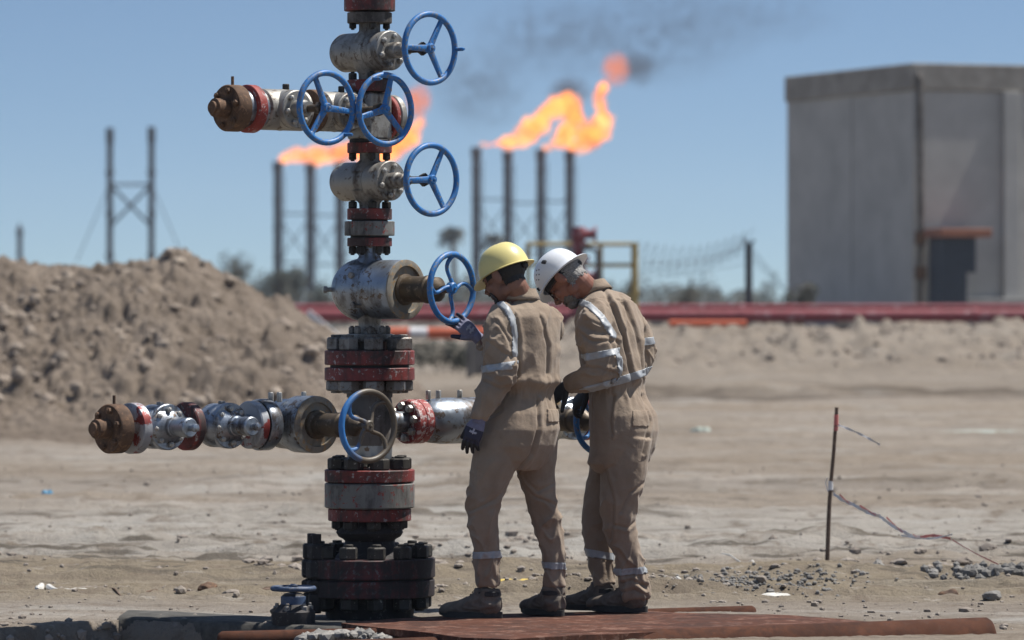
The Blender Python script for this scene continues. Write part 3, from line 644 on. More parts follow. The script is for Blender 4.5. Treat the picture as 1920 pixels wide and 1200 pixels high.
# left lower master valve (wheel worn half brown) and its fittings
cL = axis(552); t = 690-960; LL = (t*(D0+cL.y)-F*cL.x)/(F*V.x-t*V.y)
wc_ = cL+V*LL; m, nt, out = new('half_worn_blue'); v = coords(nt); sx = nt.nodes.new('ShaderNodeSeparateXYZ'); nt.links.new(v, sx.inputs[0]); n = noise(nt, v, 14, 6, .65)
ad = nt.nodes.new('ShaderNodeMath'); ad.operation = 'MULTIPLY_ADD'; ad.inputs[1].default_value = .16; nt.links.new(n, ad.inputs[0]); nt.links.new(sx.outputs[0], ad.inputs[2])
fc = ramp(nt, N_map(nt, ad.outputs[0], wc_.x+.08-.09, wc_.x+.08-.01), [(0, 0.), (1, 1.)])
bsdf(nt, out, mix(nt, fc, mix(nt, n, (.018, .13, .37), (.04, .21, .52)), mix(nt, n, (.045, .035, .025), (.12, .095, .065))), .5, 0, n, .5, .003); M['blueworn'] = m
oL = barrel_valve(cL, V, LL, .167, 'blueworn', rot=R(35), L1=.15)
for px in (508, 524, 570):
    hexn(axis(px)+UP*.100, UP, .013, .045).build('grease_fitting', M['bolt'], well, 30, .001)
# right of the column: bolted red flange, pale body, second wheel valve behind the workers
fo = axis(775); fl = cyl_h([(.05, -.05), (.096, -.05), (.102, -.044), (.102, -.004), (.098, 0), (.102, .004), (.102, .044), (.096, .05), (.05, .05)], fo, U, M['redworn'], well, 'wing_flange', 52)
bolts(fo-U*.05, -U, .074, 8, .019, .024, fl, 'bolt', .2)
cyl_h([(.08, 0), (.100, .03), (.107, .10), (.107, .42), (.09, .47)], axis(796), U, M['bright'], well, 'wing_body', 48)
for px in (803, 822, 862): hexn(axis(px)+UP*.100, UP, .013, .042).build('grease_fitting', M['bolt'], well, 30, .001)
cR = axis(985); t = 1124-960; LR = (t*(D0+cR.y)-F*cR.x)/(F*V.x-t*V.y)
oR = barrel_valve(cR, V, LR, .160, 'blue', rot=R(200), L1=.13, peg=None)
block_valve(1062, 1092, 'bright', 'redb')
# upper master valve on the column (wheel the worker touches)
VM = Vector((math.sin(R(51)), -math.cos(R(51)), 0)); cM = Vector((XC, 0, zc(543))); t = 847-960; LM = (t*D0-F*XC)/(F*VM.x-t*VM.y)
mb = MB(); mb.ell(cM-VM*.03, .160, .145, .145, (VM, VM.cross(UP), UP), 40, 24)
mb.lathe([(.10, -.05), (.125, .0), (.135, .05), (.135, .20), (.129, .21), (.110, .21), (.106, .18), (.03, .18)], cM, VM, 52)
oM = mb.build('master_valve', M['bright'], well, 38)
cyl_h([(.132, 0), (.136, .002), (.136, .010), (.124, .014), (.108, .014), (.104, -.02)], cM+VM*.211, VM, M['rim'], oM, 'retaining_ring', 52)
mb = MB(); s = LM-.20; mb.lathe([(.072, -.03), (.072, .02), (.06, .026), (.06, s*.5), (.064, s*.51), (.064, s*.56), (.056, s*.58), (.056, s-.08), (.03, s-.06), (.018, s-.055), (.018, s)], cM+VM*.20, VM, 36); mb.build('stem_housing', M['stem'], oM, 32)
WMC = cM+VM*LM+Vector((0, 0, .006)); wheel(WMC, VM, .167, oM, 'blue', True, None, R(75), .0140, .026)
for px, py in ((612, 543), (660, 516), (664, 572)):
    p = at(px, py, -.10 if px > 630 else 0.0); d = Vector((-.75, -.65, .0)) if px > 630 else Vector((-1, 0, 0))
    mb = MB(); mb.cyl(p-d*.06, p, .011, 10); hexn(p-d*.005, d, .016, .018, mb); mb.build('grease_fitting', M['nut'], oM, 30)
# small valve on the casing, left
p0 = at(550, 1178, -.55); sv = empty('small_valve', (p0.x, p0.y, p0.z-.12), 'small grey angle valve with flat blue handwheel left of the wellhead base', 'valve')
mb = MB(); mb.lathe([(.08, -.25), (.095, 0), (.098, .01), (.098, .075), (.085, .085), (.07, .1), (.052, .11), (.052, .145), (.04, .155), (.02, .16)], p0, UP, 36); mb.build('body', M['oil'], sv, 35); mb = MB(); mb.lathe([(.056, 0), (.056, .05), (.044, .056), (.03, .066)], p0+UP*.092, UP, 24); mb.build('bonnet', M['bluegrey'], sv, 35)
mb = MB(); mb.lathe([(.016, 0), (.016, .06)], p0+UP*.12, UP, 14); mb.build('stem', M['nutoil'], sv)
for k in range(6): 
    a = 6.283*(k+.2)/6; nut('bolt', p0+Vector((.074*math.cos(a), .074*math.sin(a), .078)), UP, .017, .024, M['nut'], sv, .012)
mb = MB(); c = p0+UP*.178; mb.tube([c+Vector((.092*math.cos(6.283*k/36), .092*math.sin(6.283*k/36), 0)) for k in range(36)], .0115, 10, True)
for k in range(4): mb.cyl(c, c+Vector((.09*math.cos(1.57*k+.4), .09*math.sin(1.57*k+.4), 0)), .008, 8)
mb.lathe([(.02, -.012), (.02, .014), (.01, .02)], c, UP, 12); mb.build('handwheel', M['bluegrey'], sv, 40)
mb = MB(); mb.box(p0+Vector((-.075, -.02, .075)), .05, .03, .045, (Vector((.8, 0, .5)), Vector((0, 1, 0)), Vector((-.5, 0, .8)))); mb.build('side_lug', M['grime'], sv, 30, .006)
# ------------------------------------------------------------ people
def ring(c, A, B, ra, rb, n=32, e=2.3):
    out = []
    for j in range(n):
        t = 2*math.pi*j/n; x = math.cos(t); y = math.sin(t)
        x = math.copysign(abs(x)**(2/e), x); y = math.copysign(abs(y)**(2/e), y)
        out.append(Vector(c)+A*(ra*x)+B*(rb*y))
    return out
def refine(pts, rad, k=4):
    P = [Vector(p) for p in pts]; out = []; ro = []
    for i in range(len(P)-1):
        a = P[max(i-1, 0)]; b = P[i]; c = P[i+1]; d = P[min(i+2, len(P)-1)]
        for j in range(k):
            t = j/k; out.append(.5*((2*b)+(c-a)*t+(2*a-5*b+4*c-d)*t*t+(3*b-a-3*c+d)*t**3)); ro.append(rad[i]*(1-t)+rad[i+1]*t)
    return out+[P[-1]], ro+[rad[-1]]
def limb(mb, pts, rad, k=4, seg=20):
    p, r = refine(pts, rad, k); mb.tube(p, r, seg)
    return mb
def fuse(mb, voxel, smooth=4, fac=.5):
    me = bpy.data.meshes.new('t'); me.from_pydata(mb.v, [], mb.f)
    bm = bmesh.new(); bm.from_mesh(me); bmesh.ops.recalc_face_normals(bm, faces=bm.faces); bm.to_mesh(me); bm.free()
    o = bpy.data.objects.new('t', me); sc.collection.objects.link(o)
    m = o.modifiers.new('r', 'REMESH'); m.mode = 'VOXEL'; m.voxel_size = voxel
    if smooth:
        s = o.modifiers.new('s', 'SMOOTH'); s.factor = fac; s.iterations = smooth
    dg = bpy.context.evaluated_depsgraph_get(); dg.update(); res = bpy.data.meshes.new_from_object(o.evaluated_get(dg))
    bpy.data.objects.remove(o); return res
def mesh_np(me):
    n = len(me.vertices); co = np.empty(n*3, np.float32); me.vertices.foreach_get('co', co)
    no = np.empty(n*3, np.float32); me.vertex_normals.foreach_get('vector', no); return co.reshape(-1, 3).astype(float), no.reshape(-1, 3).astype(float)
def put(me, co): me.vertices.foreach_set('co', co.astype(np.float32).ravel()); me.update()
def meshobj(name, me, mat, parent=None, origin=None, ang=180):
    co, _ = mesh_np(me); c = Vector(origin) if origin is not None else Vector(co.mean(0)); put(me, co-np.array(c))
    me.name = name; me.materials.clear(); me.materials.append(mat); o = bpy.data.objects.new(name, me); link(o, c, parent); return finish(o, ang)
def proj(P):
    D = P[:, 1]+D0; return 960+P[:, 0]*F/D, HY+(HC-P[:, 2])*F/D
def folds(me, segs, extra=None):
    co, no = mesh_np(me); W = np.zeros(len(co))+1e-9; S = np.zeros(len(co))
    for k, (A, B, r, aA, aM, aB, lam, tw) in enumerate(segs):
        A = np.array(A); B = np.array(B); d = B-A; L = np.linalg.norm(d); d = d/L
        t = (co-A)@d; tc = np.clip(t, 0, L); q = co-A-tc[:, None]*d; dist = np.linalg.norm(q, axis=1)
        a, b = frame(Vector(d)); ang = np.arctan2(q@np.array(b), q@np.array(a))
        w_ = np.exp(-3.5*(dist/r)**2); u = tc/L
        amp = np.interp(u, [0, .5, 1], [aA, aM, aB])
        ca, sa = np.cos(ang), np.sin(ang)
        s = t/lam+tw*sa+.35*ca
        warp = vn(ca*1.3+k*7, sa*1.3, t*6)
        f1 = vn(s+.5*warp, ca*.55+11, sa*.55+k*3); f1 = np.sign(f1)*np.abs(f1)**.8
        f2 = 2.2*(1-np.abs(vn(s*.75+3+warp, ca*.75, sa*.75+k)))**3-.9; f3 = vn(s*2.1+warp*2, ca*1.7+5, sa*1.7)
        S += w_*amp*1.25*(.9*f1+1.3*f2+.35*f3); W += w_
    S = S/W
    if extra is not None: S = S+extra(co, no)
    put(me, co+no*S[:, None])
def patch(src, name, mat, parent, planes, pred, off, noise_amp=0, nf=200, one=False):
    me = src.data; o0 = np.array(WL[src.name]); bm = bmesh.new(); bm.from_mesh(me)
    for c, n in planes:
        bmesh.ops.bisect_plane(bm, geom=bm.verts[:]+bm.edges[:]+bm.faces[:], plane_co=Vector(c)-Vector(o0), plane_no=n, clear_outer=True)
    if pred is not None:
        C = np.array([f.calc_center_median()[:] for f in bm.faces])+o0
        keep = pred(C) if len(C) else []
        bmesh.ops.delete(bm, geom=[f for f, k in zip(list(bm.faces), keep) if not k], context='FACES')
    if one and len(bm.faces):
        left = set(bm.faces); best = []
        while left:
            st = [left.pop()]; comp = list(st)
            while st:
                q = st.pop()
                for e in q.edges:
                    for h in e.link_faces:
                        if h in left: left.discard(h); st.append(h); comp.append(h)
            if len(comp) > len(best): best = comp
        bs = set(best); bmesh.ops.delete(bm, geom=[q for q in bm.faces if q not in bs], context='FACES')
    if not len(bm.verts): bm.free(); print('EMPTY PATCH', name); return None
    bm.normal_update()
    for v in bm.verts: v.co += v.normal*off
    if noise_amp:
        P = np.array([v.co[:] for v in bm.verts])+o0; nn = fbm(P[:, 0]*nf, P[:, 1]*nf, P[:, 2]*nf, 2)
        for v, k in zip(bm.verts, nn): v.co += v.normal*(noise_amp*float(k))
    # give the patch a closed edge so it has thickness
    ed = [e for e in bm.edges if e.is_boundary]
    if ed:
        r = bmesh.ops.extrude_edge_only(bm, edges=ed)
        for v in [g for g in r['geom'] if isinstance(g, bmesh.types.BMVert)]: v.co -= v.normal*(off+.002) if v.normal.length else Vector()
    m2 = bpy.data.meshes.new(name); bm.to_mesh(m2); bm.free(); co, _ = mesh_np(m2); put(m2, co+o0)
    return meshobj(name, m2, mat, parent)
def band(src, parent, c, n, hw, pred, name='reflective_strip', mat='tape', off=.0035):
    n = Vector(n).normalized(); c = Vector(c)
    return patch(src, name, M[mat], parent, [(c+n*hw, n), (c-n*hw, -n)], pred, off)
def near_seg(A, B, r):
    A = np.array(A); B = np.array(B); d = B-A; L = np.linalg.norm(d); d = d/L
    def f(P):
        t = np.clip((P-A)@d, 0, L); return np.linalg.norm(P-A-t[:, None]*d, axis=1) < r
    return f
def local(c, f, r, u):
    def g(P):
        q = P-np.array(c); return q@np.array(r), q@np.array(f), q@np.array(u)
    return g
def head_shapes(mb, c, f, r, u, nb, nr=.053):
    A = (r, f, u); L = lambda x, y, z: c+r*x+f*y+u*z
    mb.ell(L(0, -.012, .03), .077, .098, .090, A, 28, 18); mb.ell(L(0, .03, -.035), .062, .062, .075, A, 24, 16)
    mb.ell(L(0, .066, -.095), .030, .026, .022, A); mb.ell(L(0, .072, .022), .052, .024, .016, A)
    for s in (-1, 1):
        mb.ell(L(s*.047, .0, -.065), .018, .03, .028, A); mb.ell(L(s*.042, .058, -.028), .024, .026, .022, A)
        mb.ell(L(s*.089, -.010, -.006), .012, .021, .034, (r, (f-u*.25).normalized(), (u+f*.25).normalized())); mb.ell(L(s*.092, -.016, .002), .008, .014, .024, A)
        mb.ell(L(s*.031, .080, .002), .013, .009, .007, A); mb.ell(L(s*.013, .100, -.036), .009, .012, .008, A)
    mb.tube([L(0, .085, .018), L(0, .100, -.005), L(0, .114, -.030), L(0, .100, -.042)], [.007, .009, .013, .009], 12)
    mb.ell(L(0, .088, -.060), .024, .011, .006, A); mb.ell(L(0, .086, -.071), .021, .011, .006, A)
    limb(mb, [L(0, -.03, .0), L(0, -.035, -.06), nb], [nr, nr, nr*1.12])
def helmet(c, f, r, u, mat, parent, holes=False, brim_back=.018, W=.104, Lf=.121, H=.122, rot=0):
    if rot: q = Matrix.Rotation(rot, 3, r); f = q@f; u = q@u
    n = 56; rows = []; thick = .004
    def P(t, ph, o=0):
        x = math.cos(ph); y = math.sin(ph); cr = math.cos(t); h = math.sin(t)
        a = W*x*cr**.8*(1+o); b = Lf*y*cr**.8*(1+o); ridge = 0
        for cx, ww, hh in ((0, .014, .006), (.034, .007, .003), (-.034, .007, .003)): ridge += hh*math.exp(-((a-cx)/ww)**2)*max(0, h-.25)*(1 if o >= 0 else 0)
        return c+r*a+f*b+u*(H*h**.92*(1+o)+ridge if h > 0 else 0)
    for i in range(13):
        t = math.pi/2*(1-i/12)*.995; rows.append([P(t, 2*math.pi*j/n) for j in range(n)])
    rim = []; rim2 = []; rim3 = []
    for j in range(n):
        ph = 2*math.pi*j/n; x = math.cos(ph); y = math.sin(ph)
        pk = max(0, y)**3; bk = max(0, -y)**2; fl = .010+.038*pk+brim_back*bk; dz = -.006-.014*pk-.003*bk+.004*abs(x)
        rim.append(c+r*(x*(W+fl*.9))+f*(y*(Lf+fl))+u*dz); rim2.append(c+r*(x*(W+fl*.9+.002))+f*(y*(Lf+fl+.002))+u*(dz-.004)); rim3.append(c+r*(x*(W-.006))+f*(y*(Lf-.006))+u*(-.006))
    rows += [rim, rim2, rim3]
    for i in range(11, -1, -1):
        t = math.pi/2*(1-i/12)*.995; rows.append([P(t, 2*math.pi*j/n, -.045) for j in range(n)])
    mb = MB(); mb.grid(rows); o = mb.build('hard_hat', mat, parent, 50)
    if holes:
        for s in (-1,):
            for k, (a, h) in enumerate(((20, .30), (14, .42), (10, .56), (26, .40), (20, .52), (16, .64))):
                ph = R(180+s*0-a*1.6); p = P(math.asin(min(1, h)), ph); nrm = (p-c).normalized(); m = MB(); m.lathe([(.0035, -.002), (.0035, .0012)], p, nrm, 10); m.build('vent_hole', M['black'], o)
            for ph, h in ((R(180+8), .62), (R(180-62), .16)):
                p = P(math.asin(h), ph); nrm = (p-c).normalized(); a, b = frame(nrm); m = MB(); m.box(p, .028, .018, .012, (a, b, nrm)); m.build('lamp_clip', M['black'], o, 30, .004)
    m = MB(); rows = []
    for k in range(28):
        ph = 2*math.pi*k/28; p = c+r*((W-.022)*math.cos(ph))+f*((Lf-.026)*math.sin(ph)); rows.append([p+u*.005, p+u*-.022*(1+.3*(math.sin(ph) < -.5)), p*1+((p-c).normalized()*.003)+u*-.022*(1+.3*(math.sin(ph) < -.5)), p+((p-c).normalized()*.003)+u*.005])
    rows.append(rows[0]); m.grid(rows, True, False); m.build('headband', M['black'], o)
    m = MB(); m.ell(c-f*(Lf-.014)-u*.02, .02, .012, .015, (r, f, u)); m.build('ratchet_knob', M['black'], o)
    return o
def hand(wrist, d, nrm, thumb, curls, mat, parent, tips='glovedark', thumb_dir=None, s=1.0, cuff=None, name='glove', emb=False):
    d = d.normalized(); nrm = (nrm-d*nrm.dot(d)).normalized(); sd = d.cross(nrm).normalized()
    if sd.dot(thumb) < 0: sd = -sd
    mb = MB(); wl = .092*s; rows = []
    for t, w_, h_ in ((-.02, .028, .022), (.0, .029, .021), (.25, .035, .020), (.55, .041, .019), (.85, .042, .017), (1.0, .038, .014)):
        rows.append(ring(wrist+d*(wl*t), sd, nrm, w_*s, h_*s, 20, 2.4))
    mb.grid(rows)
    if cuff: limb(mb, [wrist-d*cuff, wrist-d*cuff*.5, wrist+d*.01], [.030*s, .029*s, .028*s])
    ends = []
    lens = (.074, .082, .077, .060)
    for k in range(4):
        off = (.030-.0195*k)*s; base = wrist+d*(wl*.93-abs(off-.01)*.15)+sd*off; L = lens[k]*s; dirn = d+sd*(off*3.2); pts = [base-d*.015, base]; ang = 0
        for seg, (fr_, c) in enumerate(zip((.45, .30, .25), curls[k])):
            ang += c; dd = (dirn*math.cos(ang)-nrm*math.sin(ang)).normalized(); pts.append(pts[-1]+dd*(L*fr_))
        limb(mb, pts, [.0098*s, .0100*s, .0092*s, .0086*s, .0072*s], 3, 12); ends += [(pts[-2], pts[-1])]
        mb.ell(pts[-1], .0074*s, .0074*s, .0074*s, nu=10, nv=6); mb.ell(pts[2], .0096*s, .0096*s, .0096*s, nu=10, nv=6)
    td = (thumb_dir or (d*.75+sd*.75-nrm*.15)).normalized(); b = wrist+d*(wl*.22)+sd*(.022*s)
    tp = [b, b+(td+sd*.3).normalized()*(.030*s), b+(td+sd*.3).normalized()*(.030*s)+td*(.032*s), b+(td+sd*.3).normalized()*(.030*s)+td*(.058*s)]
    limb(mb, tp, [.016*s, .0135*s, .0108*s, .009*s], 3, 12); mb.ell(tp[-1], .009*s, .009*s, .009*s, nu=10, nv=6); ends += [(tp[2], tp[3])]
    o = meshobj(name, fuse(mb, .0032, 2), M[mat], parent)
    if tips:
        def pred(P):
            k = ((P-np.array(wrist))@np.array(d)) > wl*1.18
            for a, b in ends: k |= near_seg(a, b+(b-a)*.3, .016*s)(P)
            return k
        patch(o, 'grip_coating', M[tips], o, [], pred, .0008)
    if emb:
        def pr(P):
            q = P-np.array(wrist); x = q@np.array(d); y = q@np.array(sd); z = q@np.array(nrm)
            a = (np.abs(x-.047*s) < .019*s) & (np.abs(y+.002) < .018*s) & (z > .006)
            return a & ((np.abs(np.abs(x-.047*s)-.011*s) < .0045*s) | (np.abs(y+.002) < .004*s))
        patch(o, 'printed_mark', M['print'], o, [], pr, .0012)
    return o
def boot(heel, fd, top, parent, s=1.0, mat='boot'):
    fd = Vector((fd[0], fd[1], 0)).normalized(); sd = Vector((-fd.y, fd.x, 0)); mb = MB(); Zs = heel.z
    L = lambda x, y, z: Vector((heel.x, heel.y, Zs))+fd*(x*s)+sd*(y*s)+UP*(z*s)
    st = ((-.002, .060, .030, .024), (.012, .062, .045, .034), (.05, .062, .048, .038), (.10, .064, .050, .040), (.14, .056, .044, .044), (.18, .048, .034, .047), (.215, .044, .030, .046), (.25, .041, .026, .040), (.272, .036, .020, .028), (.280, .033, .012, .014))
    mb.grid([ring(L(x, 0, z), sd, UP, w_*s, h_*s, 22, 2.5) for x, z, h_, w_ in st])
    tp = Vector(top); limb(mb, [L(.052, 0, .05), L(.055, 0, .09), L(.054, 0, .12), tp], [.050*s, .050*s, .048*s, .049*s])
    limb(mb, [L(.13, 0, .075), L(.10, 0, .10), L(.07, 0, .13)], [.028*s, .03*s, .03*s])
    me = fuse(mb, .0045, 3); folds(me, [(L(.05, 0, .08), L(.2, 0, .04), .06, .003, .003, .001, .03, .5)]); o = meshobj('boot', me, M[mat], parent)
    outl = []
    for k in range(40):
        t = 2*math.pi*k/40; x = .139+.146*math.cos(t); wv = (.036+.013*math.exp(-((x-.2)/.06)**2)); outl.append((x, wv*math.copysign(abs(math.sin(t))**.7, math.sin(t))))
    mb = MB(); mb.grid([[L(x*1.0, y, z+(.012*max(0, (x-.22)/.06)**2)) for x, y in outl] for z in (0.001, .004, .020, .027)]); mb.build('sole', M['sole'], o, 40)
    mb = MB()
    for i in range(5):
        p = L(.155-.020*i, 0, .092+.010*i+.003*i*i); mb.tube([p-sd*.022-UP*.012, p-sd*.010+fd*.004, p+sd*.010+fd*.004, p+sd*.022-UP*.012], .0024, 6)
    p = tp+fd*.045; mb.tube([p, p+fd*.02+UP*.012, p+fd*.03+UP*.004, p+fd*.02-UP*.012], .0024, 6); mb.build('laces', M['black'], o)
    mb = MB(); mb.lathe([(.040*s, -.004), (.051*s, 0), (.052*s, .018), (.046*s, .022)], tp-UP*.012, UP, 24); mb.build('boot_cuff', M['black'], o)
    return o
def collar(c, ax, f, r, w, d, h, parent, name='collar'):
    mb = MB(); rows = []
    for k in range(41):
        t = R(-250+320*k/40)+R(0); x = math.cos(t); y = math.sin(t); gap = 1-.0*abs(x)
        p = c+r*(w*x)+f*(d*y); o = (r*x+f*y).normalized(); wv = .004*float(vn(k*.35, 3.))
        rows.append([p+ax*(-.012), p+ax*h*.9+o*wv, p+ax*h+o*.005, p+o*.014+ax*(h*.2)+o*wv, p+o*.017-ax*.010])
    rows = [[rr[i] for rr in rows] for i in range(5)]
    mb.grid(rows, False, False); o = mb.build(name, M['cloth'], parent, 60)
    m = o.modifiers.new('th', 'SOLIDIFY'); m.thickness = .003; return o

def pdist(X_, Y_, pl):
    best = np.full(X_.shape, 1e9); sg = np.ones(X_.shape)
    for (ax, ay), (bx, by) in zip(pl[:-1], pl[1:]):
        dx, dy = bx-ax, by-ay; t = np.clip(((X_-ax)*dx+(Y_-ay)*dy)/(dx*dx+dy*dy), 0, 1); ex = X_-ax-t*dx; ey = Y_-ay-t*dy; d = np.hypot(ex, ey); k = d < best
        best = np.where(k, d, best); sg = np.where(k, np.sign(ex*dy-ey*dx)+1e-6, sg)
    return best, sg
def strap(src, pl, hw, ymax):
    def pr(P):
        X_, Y_ = proj(P); return (pdist(X_, Y_, pl)[0] < hw) & (P[:, 1] < ymax)
    return patch(src, 'reflective_strip', M['tape'], src, [], pr, .0035, one=True)
def person(label, rings, arms, legs, Fd, head, neckb, seed, amp=1.0, blouse=None, waist=None, grooves=()):
    """rings: torso (px,py,Y,w,d,tilt), arms/legs: dicts with pts/rad"""
    Rt = Fd.cross(UP).normalized(); root_at = None
    c, f, r, u = head
    # body: one continuous skin surface
    mb = MB(); head_shapes(mb, c, f, r, u, neckb)
    rr = []
    for px, py, Y, w_, d_, tl in rings:
        q = Matrix.Rotation(tl, 3, Rt); rr.append((at(px, py, Y), q@Fd, w_, d_))
    mb.grid([ring(p, Rt, ff, w_*.80, d_*.78, 24) for p, ff, w_, d_ in rr])
    for L_ in arms: limb(mb, L_['pts'], [x*.62 for x in L_['rad'][:-1]]+[.026], 4, 14)
    for L_ in legs: limb(mb, L_['pts'], [x*.72 for x in L_['rad'][:-1]]+[.038], 4, 16)
    body = meshobj('person', fuse(mb, .0036, 2), M[label[2]], None, origin=Vector((rr[-1][0].x, rr[-1][0].y, PZ)))
    tag(body, label[0], 'person')
    # coverall
    mb = MB(); mb.grid([ring(p, Rt, ff, w_, d_, 40) for p, ff, w_, d_ in rr])
    for L_ in arms+legs: limb(mb, L_['pts'], L_['rad'], 5, 24)
    me = fuse(mb, .0050, 6)
    segs = []
    for L_ in arms+legs:
        P_ = L_['pts']; Rr = L_['rad']; A_ = L_['amp']; lam = L_.get('lam', .045)
        for i in range(len(P_)-1): segs.append((P_[i], P_[i+1], (Rr[i]+Rr[i+1])/2, A_[i]*amp, (A_[i]+A_[i+1])/2*amp, A_[i+1]*amp, lam, L_.get('tw', .9)*(1 if i % 2 else -1)))
    for i in range(0, len(rr)-1): segs.append((rr[i][0], rr[i+1][0]+Vector((0, 0, 1e-3)), .17, 0.002, .002, .002, .10, .3))
    cen = np.array(rr[3][0]); rn = np.array(Rt); fn = np.array(Fd)
    blouse_k = blouse if blouse is not None else 1.
    def extra(co, no):
        base_s = extra0(co, no); X_, Y_ = proj(co); side = np.clip(-no[:, 1]*2, 0, 1)
        for pl, dp in grooves:
            d, sd = pdist(X_, Y_, pl); base_s = base_s+side*dp*(-np.exp(-(d/2.6)**2)+.65*np.exp(-((d*np.sign(sd)-6)/4.)**2))
        return base_s
    def extra0(co, no):
        X_, Y_ = proj(co); q = co-cen; a = q@rn; b = q@fn
        tor = np.exp(-((a)/.2)**4)
        back = tor*(Y_ > 560)*sstep(waist[0]+8, waist[0]-25, Y_)
        vert = vn(a*17+.6*vn(a*4, Y_*.02, 1.), Y_*.012+seed, b*6)
        s = (.012*vert+.003*vn(a*9+Y_*.02, Y_*.03+seed, b*5)+.007*(1.6*(1-np.abs(vn(a*9+Y_*.012, Y_*.008, seed)))**4-.4))*back*amp
        w0, w1 = waist; el = np.exp(-((Y_-(w0+w1)/2)/((w1-w0)*.75))**2)*tor
        ang = np.arctan2(b, a); s += el*.0045*vn(ang*17, Y_*.02, 3.)
        pl = sstep(w1-4, w1+6, Y_)*sstep(w1+85, w1+8, Y_)*tor; s += pl*.008*vn(ang*8, Y_*.010+4, 2.)
        s += tor*(.015*np.exp(-((Y_-(w0-13)-5*vn(ang*2.5, 0*ang, seed))/9.)**2)*(1+.6*vn(ang*6, 0*ang, seed+2)))*blouse_k
        s += .0022*vn(co[:, 0]*32, co[:, 1]*32, co[:, 2]*26)
        return s
    folds(me, segs, extra)
    cov = meshobj('coverall', me, M['cloth'], body)
    # smooth a touch
    return body, cov, Rt

# worker in the yellow helmet ------------------------------------------------
Y1 = -.35; F1 = Vector((-.72, .69, 0)).normalized()
def hframe(fx, fy, pitch):
    h = Vector((fx, fy, 0)).normalized(); f = h*math.cos(pitch)-UP*math.sin(pitch); u = h*math.sin(pitch)+UP*math.cos(pitch); return f, f.cross(u).normalized(), u
f, r, u = hframe(-.86, .5, R(24)); H1 = (at(946, 519, Y1-.02), f, r, u)
T1 = [(979, 556, Y1, .060, .055, 0), (982, 566, Y1, .095, .07, 0), (984, 578, Y1, .155, .092, 0), (985, 594, Y1, .188, .110, 0), (985, 620, Y1, .190, .120, 0), (985, 660, Y1, .184, .124, 0), (984, 695, Y1, .168, .122, 0), (985, 714, Y1, .158, .118, 0), (985, 726, Y1, .150, .110, 0),
      (984, 736, Y1, .142, .104, 0), (982, 748, Y1, .150, .110, 0), (977, 775, Y1, .180, .140, 0), (972, 805, Y1, .200, .160, 0), (968, 835, Y1, .196, .152, 0), (966, 862, Y1, .17, .125, 0), (966, 880, Y1, .12, .09, 0)]
pe = lambda *a: at(*a)
AL = dict(pts=[pe(948, 590, -.45), pe(937, 612, -.50), pe(934, 650, -.52), pe(936, 692, -.53), pe(920, 735, -.54), pe(901, 772, -.55), pe(897, 786, -.55)], rad=[.062, .070, .069, .072, .066, .044, .038], amp=[.004, .006, .006, .009, .006, .004, .001], lam=.05, tw=1.4)
AR_ = dict(pts=[pe(1030, 592, -.22), pe(1020, 640, -.12), pe(985, 672, -.08), pe(945, 660, -.15), pe(915, 645, -.23), pe(903, 640, -.25)], rad=[.068, .066, .066, .052, .042, .040], amp=[.004, .005, .008, .005, .003, .001])
LL_ = dict(pts=[pe(942, 822, -.42), pe(923, 880, -.43), pe(908, 935, -.44), pe(906, 975, -.44), pe(911, 1025, -.42), pe(914, 1062, -.41), pe(914, 1097, -.40)], rad=[.112, .098, .078, .070, .062, .057, .052], amp=[.001, .003, .005, .005, .003, .007, .003], lam=.055)
LR_ = dict(pts=[pe(1004, 822, -.27), pe(1005, 880, -.26), pe(1016, 935, -.25), pe(1027, 985, -.24), pe(1036, 1030, -.24), pe(1039, 1065, -.24), pe(1040, 1100, -.24)], rad=[.104, .090, .072, .063, .058, .055, .052], amp=[.001, .003, .006, .005, .003, .008, .003], lam=.055)
b1, c1_, R1 = person(('worker in yellow hard hat and khaki coverall touching the blue handwheel', 0, 'skin'), T1, [AL, AR_], [LL_, LR_], F1, H1, at(975, 556, Y1), 3., 1.0, waist=(728, 742), grooves=(([(966, 592), (974, 640), (970, 705)], .007), ([(1012, 596), (1028, 650), (1026, 700)], .006), ([(1008, 752), (1010, 800), (996, 850), (966, 888)], .010), ([(905, 800), (893, 860), (886, 930)], .004), ([(940, 770), (900, 792)], .004), ([(975, 900), (1000, 930), (1045, 948)], .006), ([(1042, 905), (1008, 922), (990, 905)], .005), ([(960, 900), (925, 940), (880, 958)], .006), ([(930, 600), (955, 640), (958, 676)], .006), ([(915, 640), (945, 662), (962, 668)], .006), ([(908, 715), (940, 730), (958, 722)], .006)))
helmet(H1[0]+u*.030+f*.000+Vector((.012, 0, 0)), f, r, u, M['yellow'], b1, brim_back=.014)
g = local(*H1)
def dith(P, k=260): return vn(P[:, 0]*k, P[:, 1]*k, P[:, 2]*k)
def hairp(P):
    a, b, cz_ = g(P); d = dith(P); edge = np.minimum(-.022-b+.25*np.maximum(0, cz_), cz_+.045)
    return (((edge+.008*d) > 0) | ((cz_ > .030) & (b < .055))) & (np.abs(a) < .0805) & (np.linalg.norm(P-np.array(H1[0]), axis=1) < .15)
patch(b1, 'hair', M['hair'], b1, [], hairp, .0025, .002)
patch(b1, 'beard', M['hair'], b1, [], lambda P: (g(P)[1] > .052) & (g(P)[2] < -.045) & (g(P)[2] > -.12) & (np.abs(g(P)[0]) < .05) & ~((np.abs(g(P)[2]+.066) < .010) & (np.abs(g(P)[0]) < .024)), .0015, .001)
collar(at(977, 557, Y1), (UP+F1*.25).normalized(), F1, R1, .070, .066, .040, c1_)
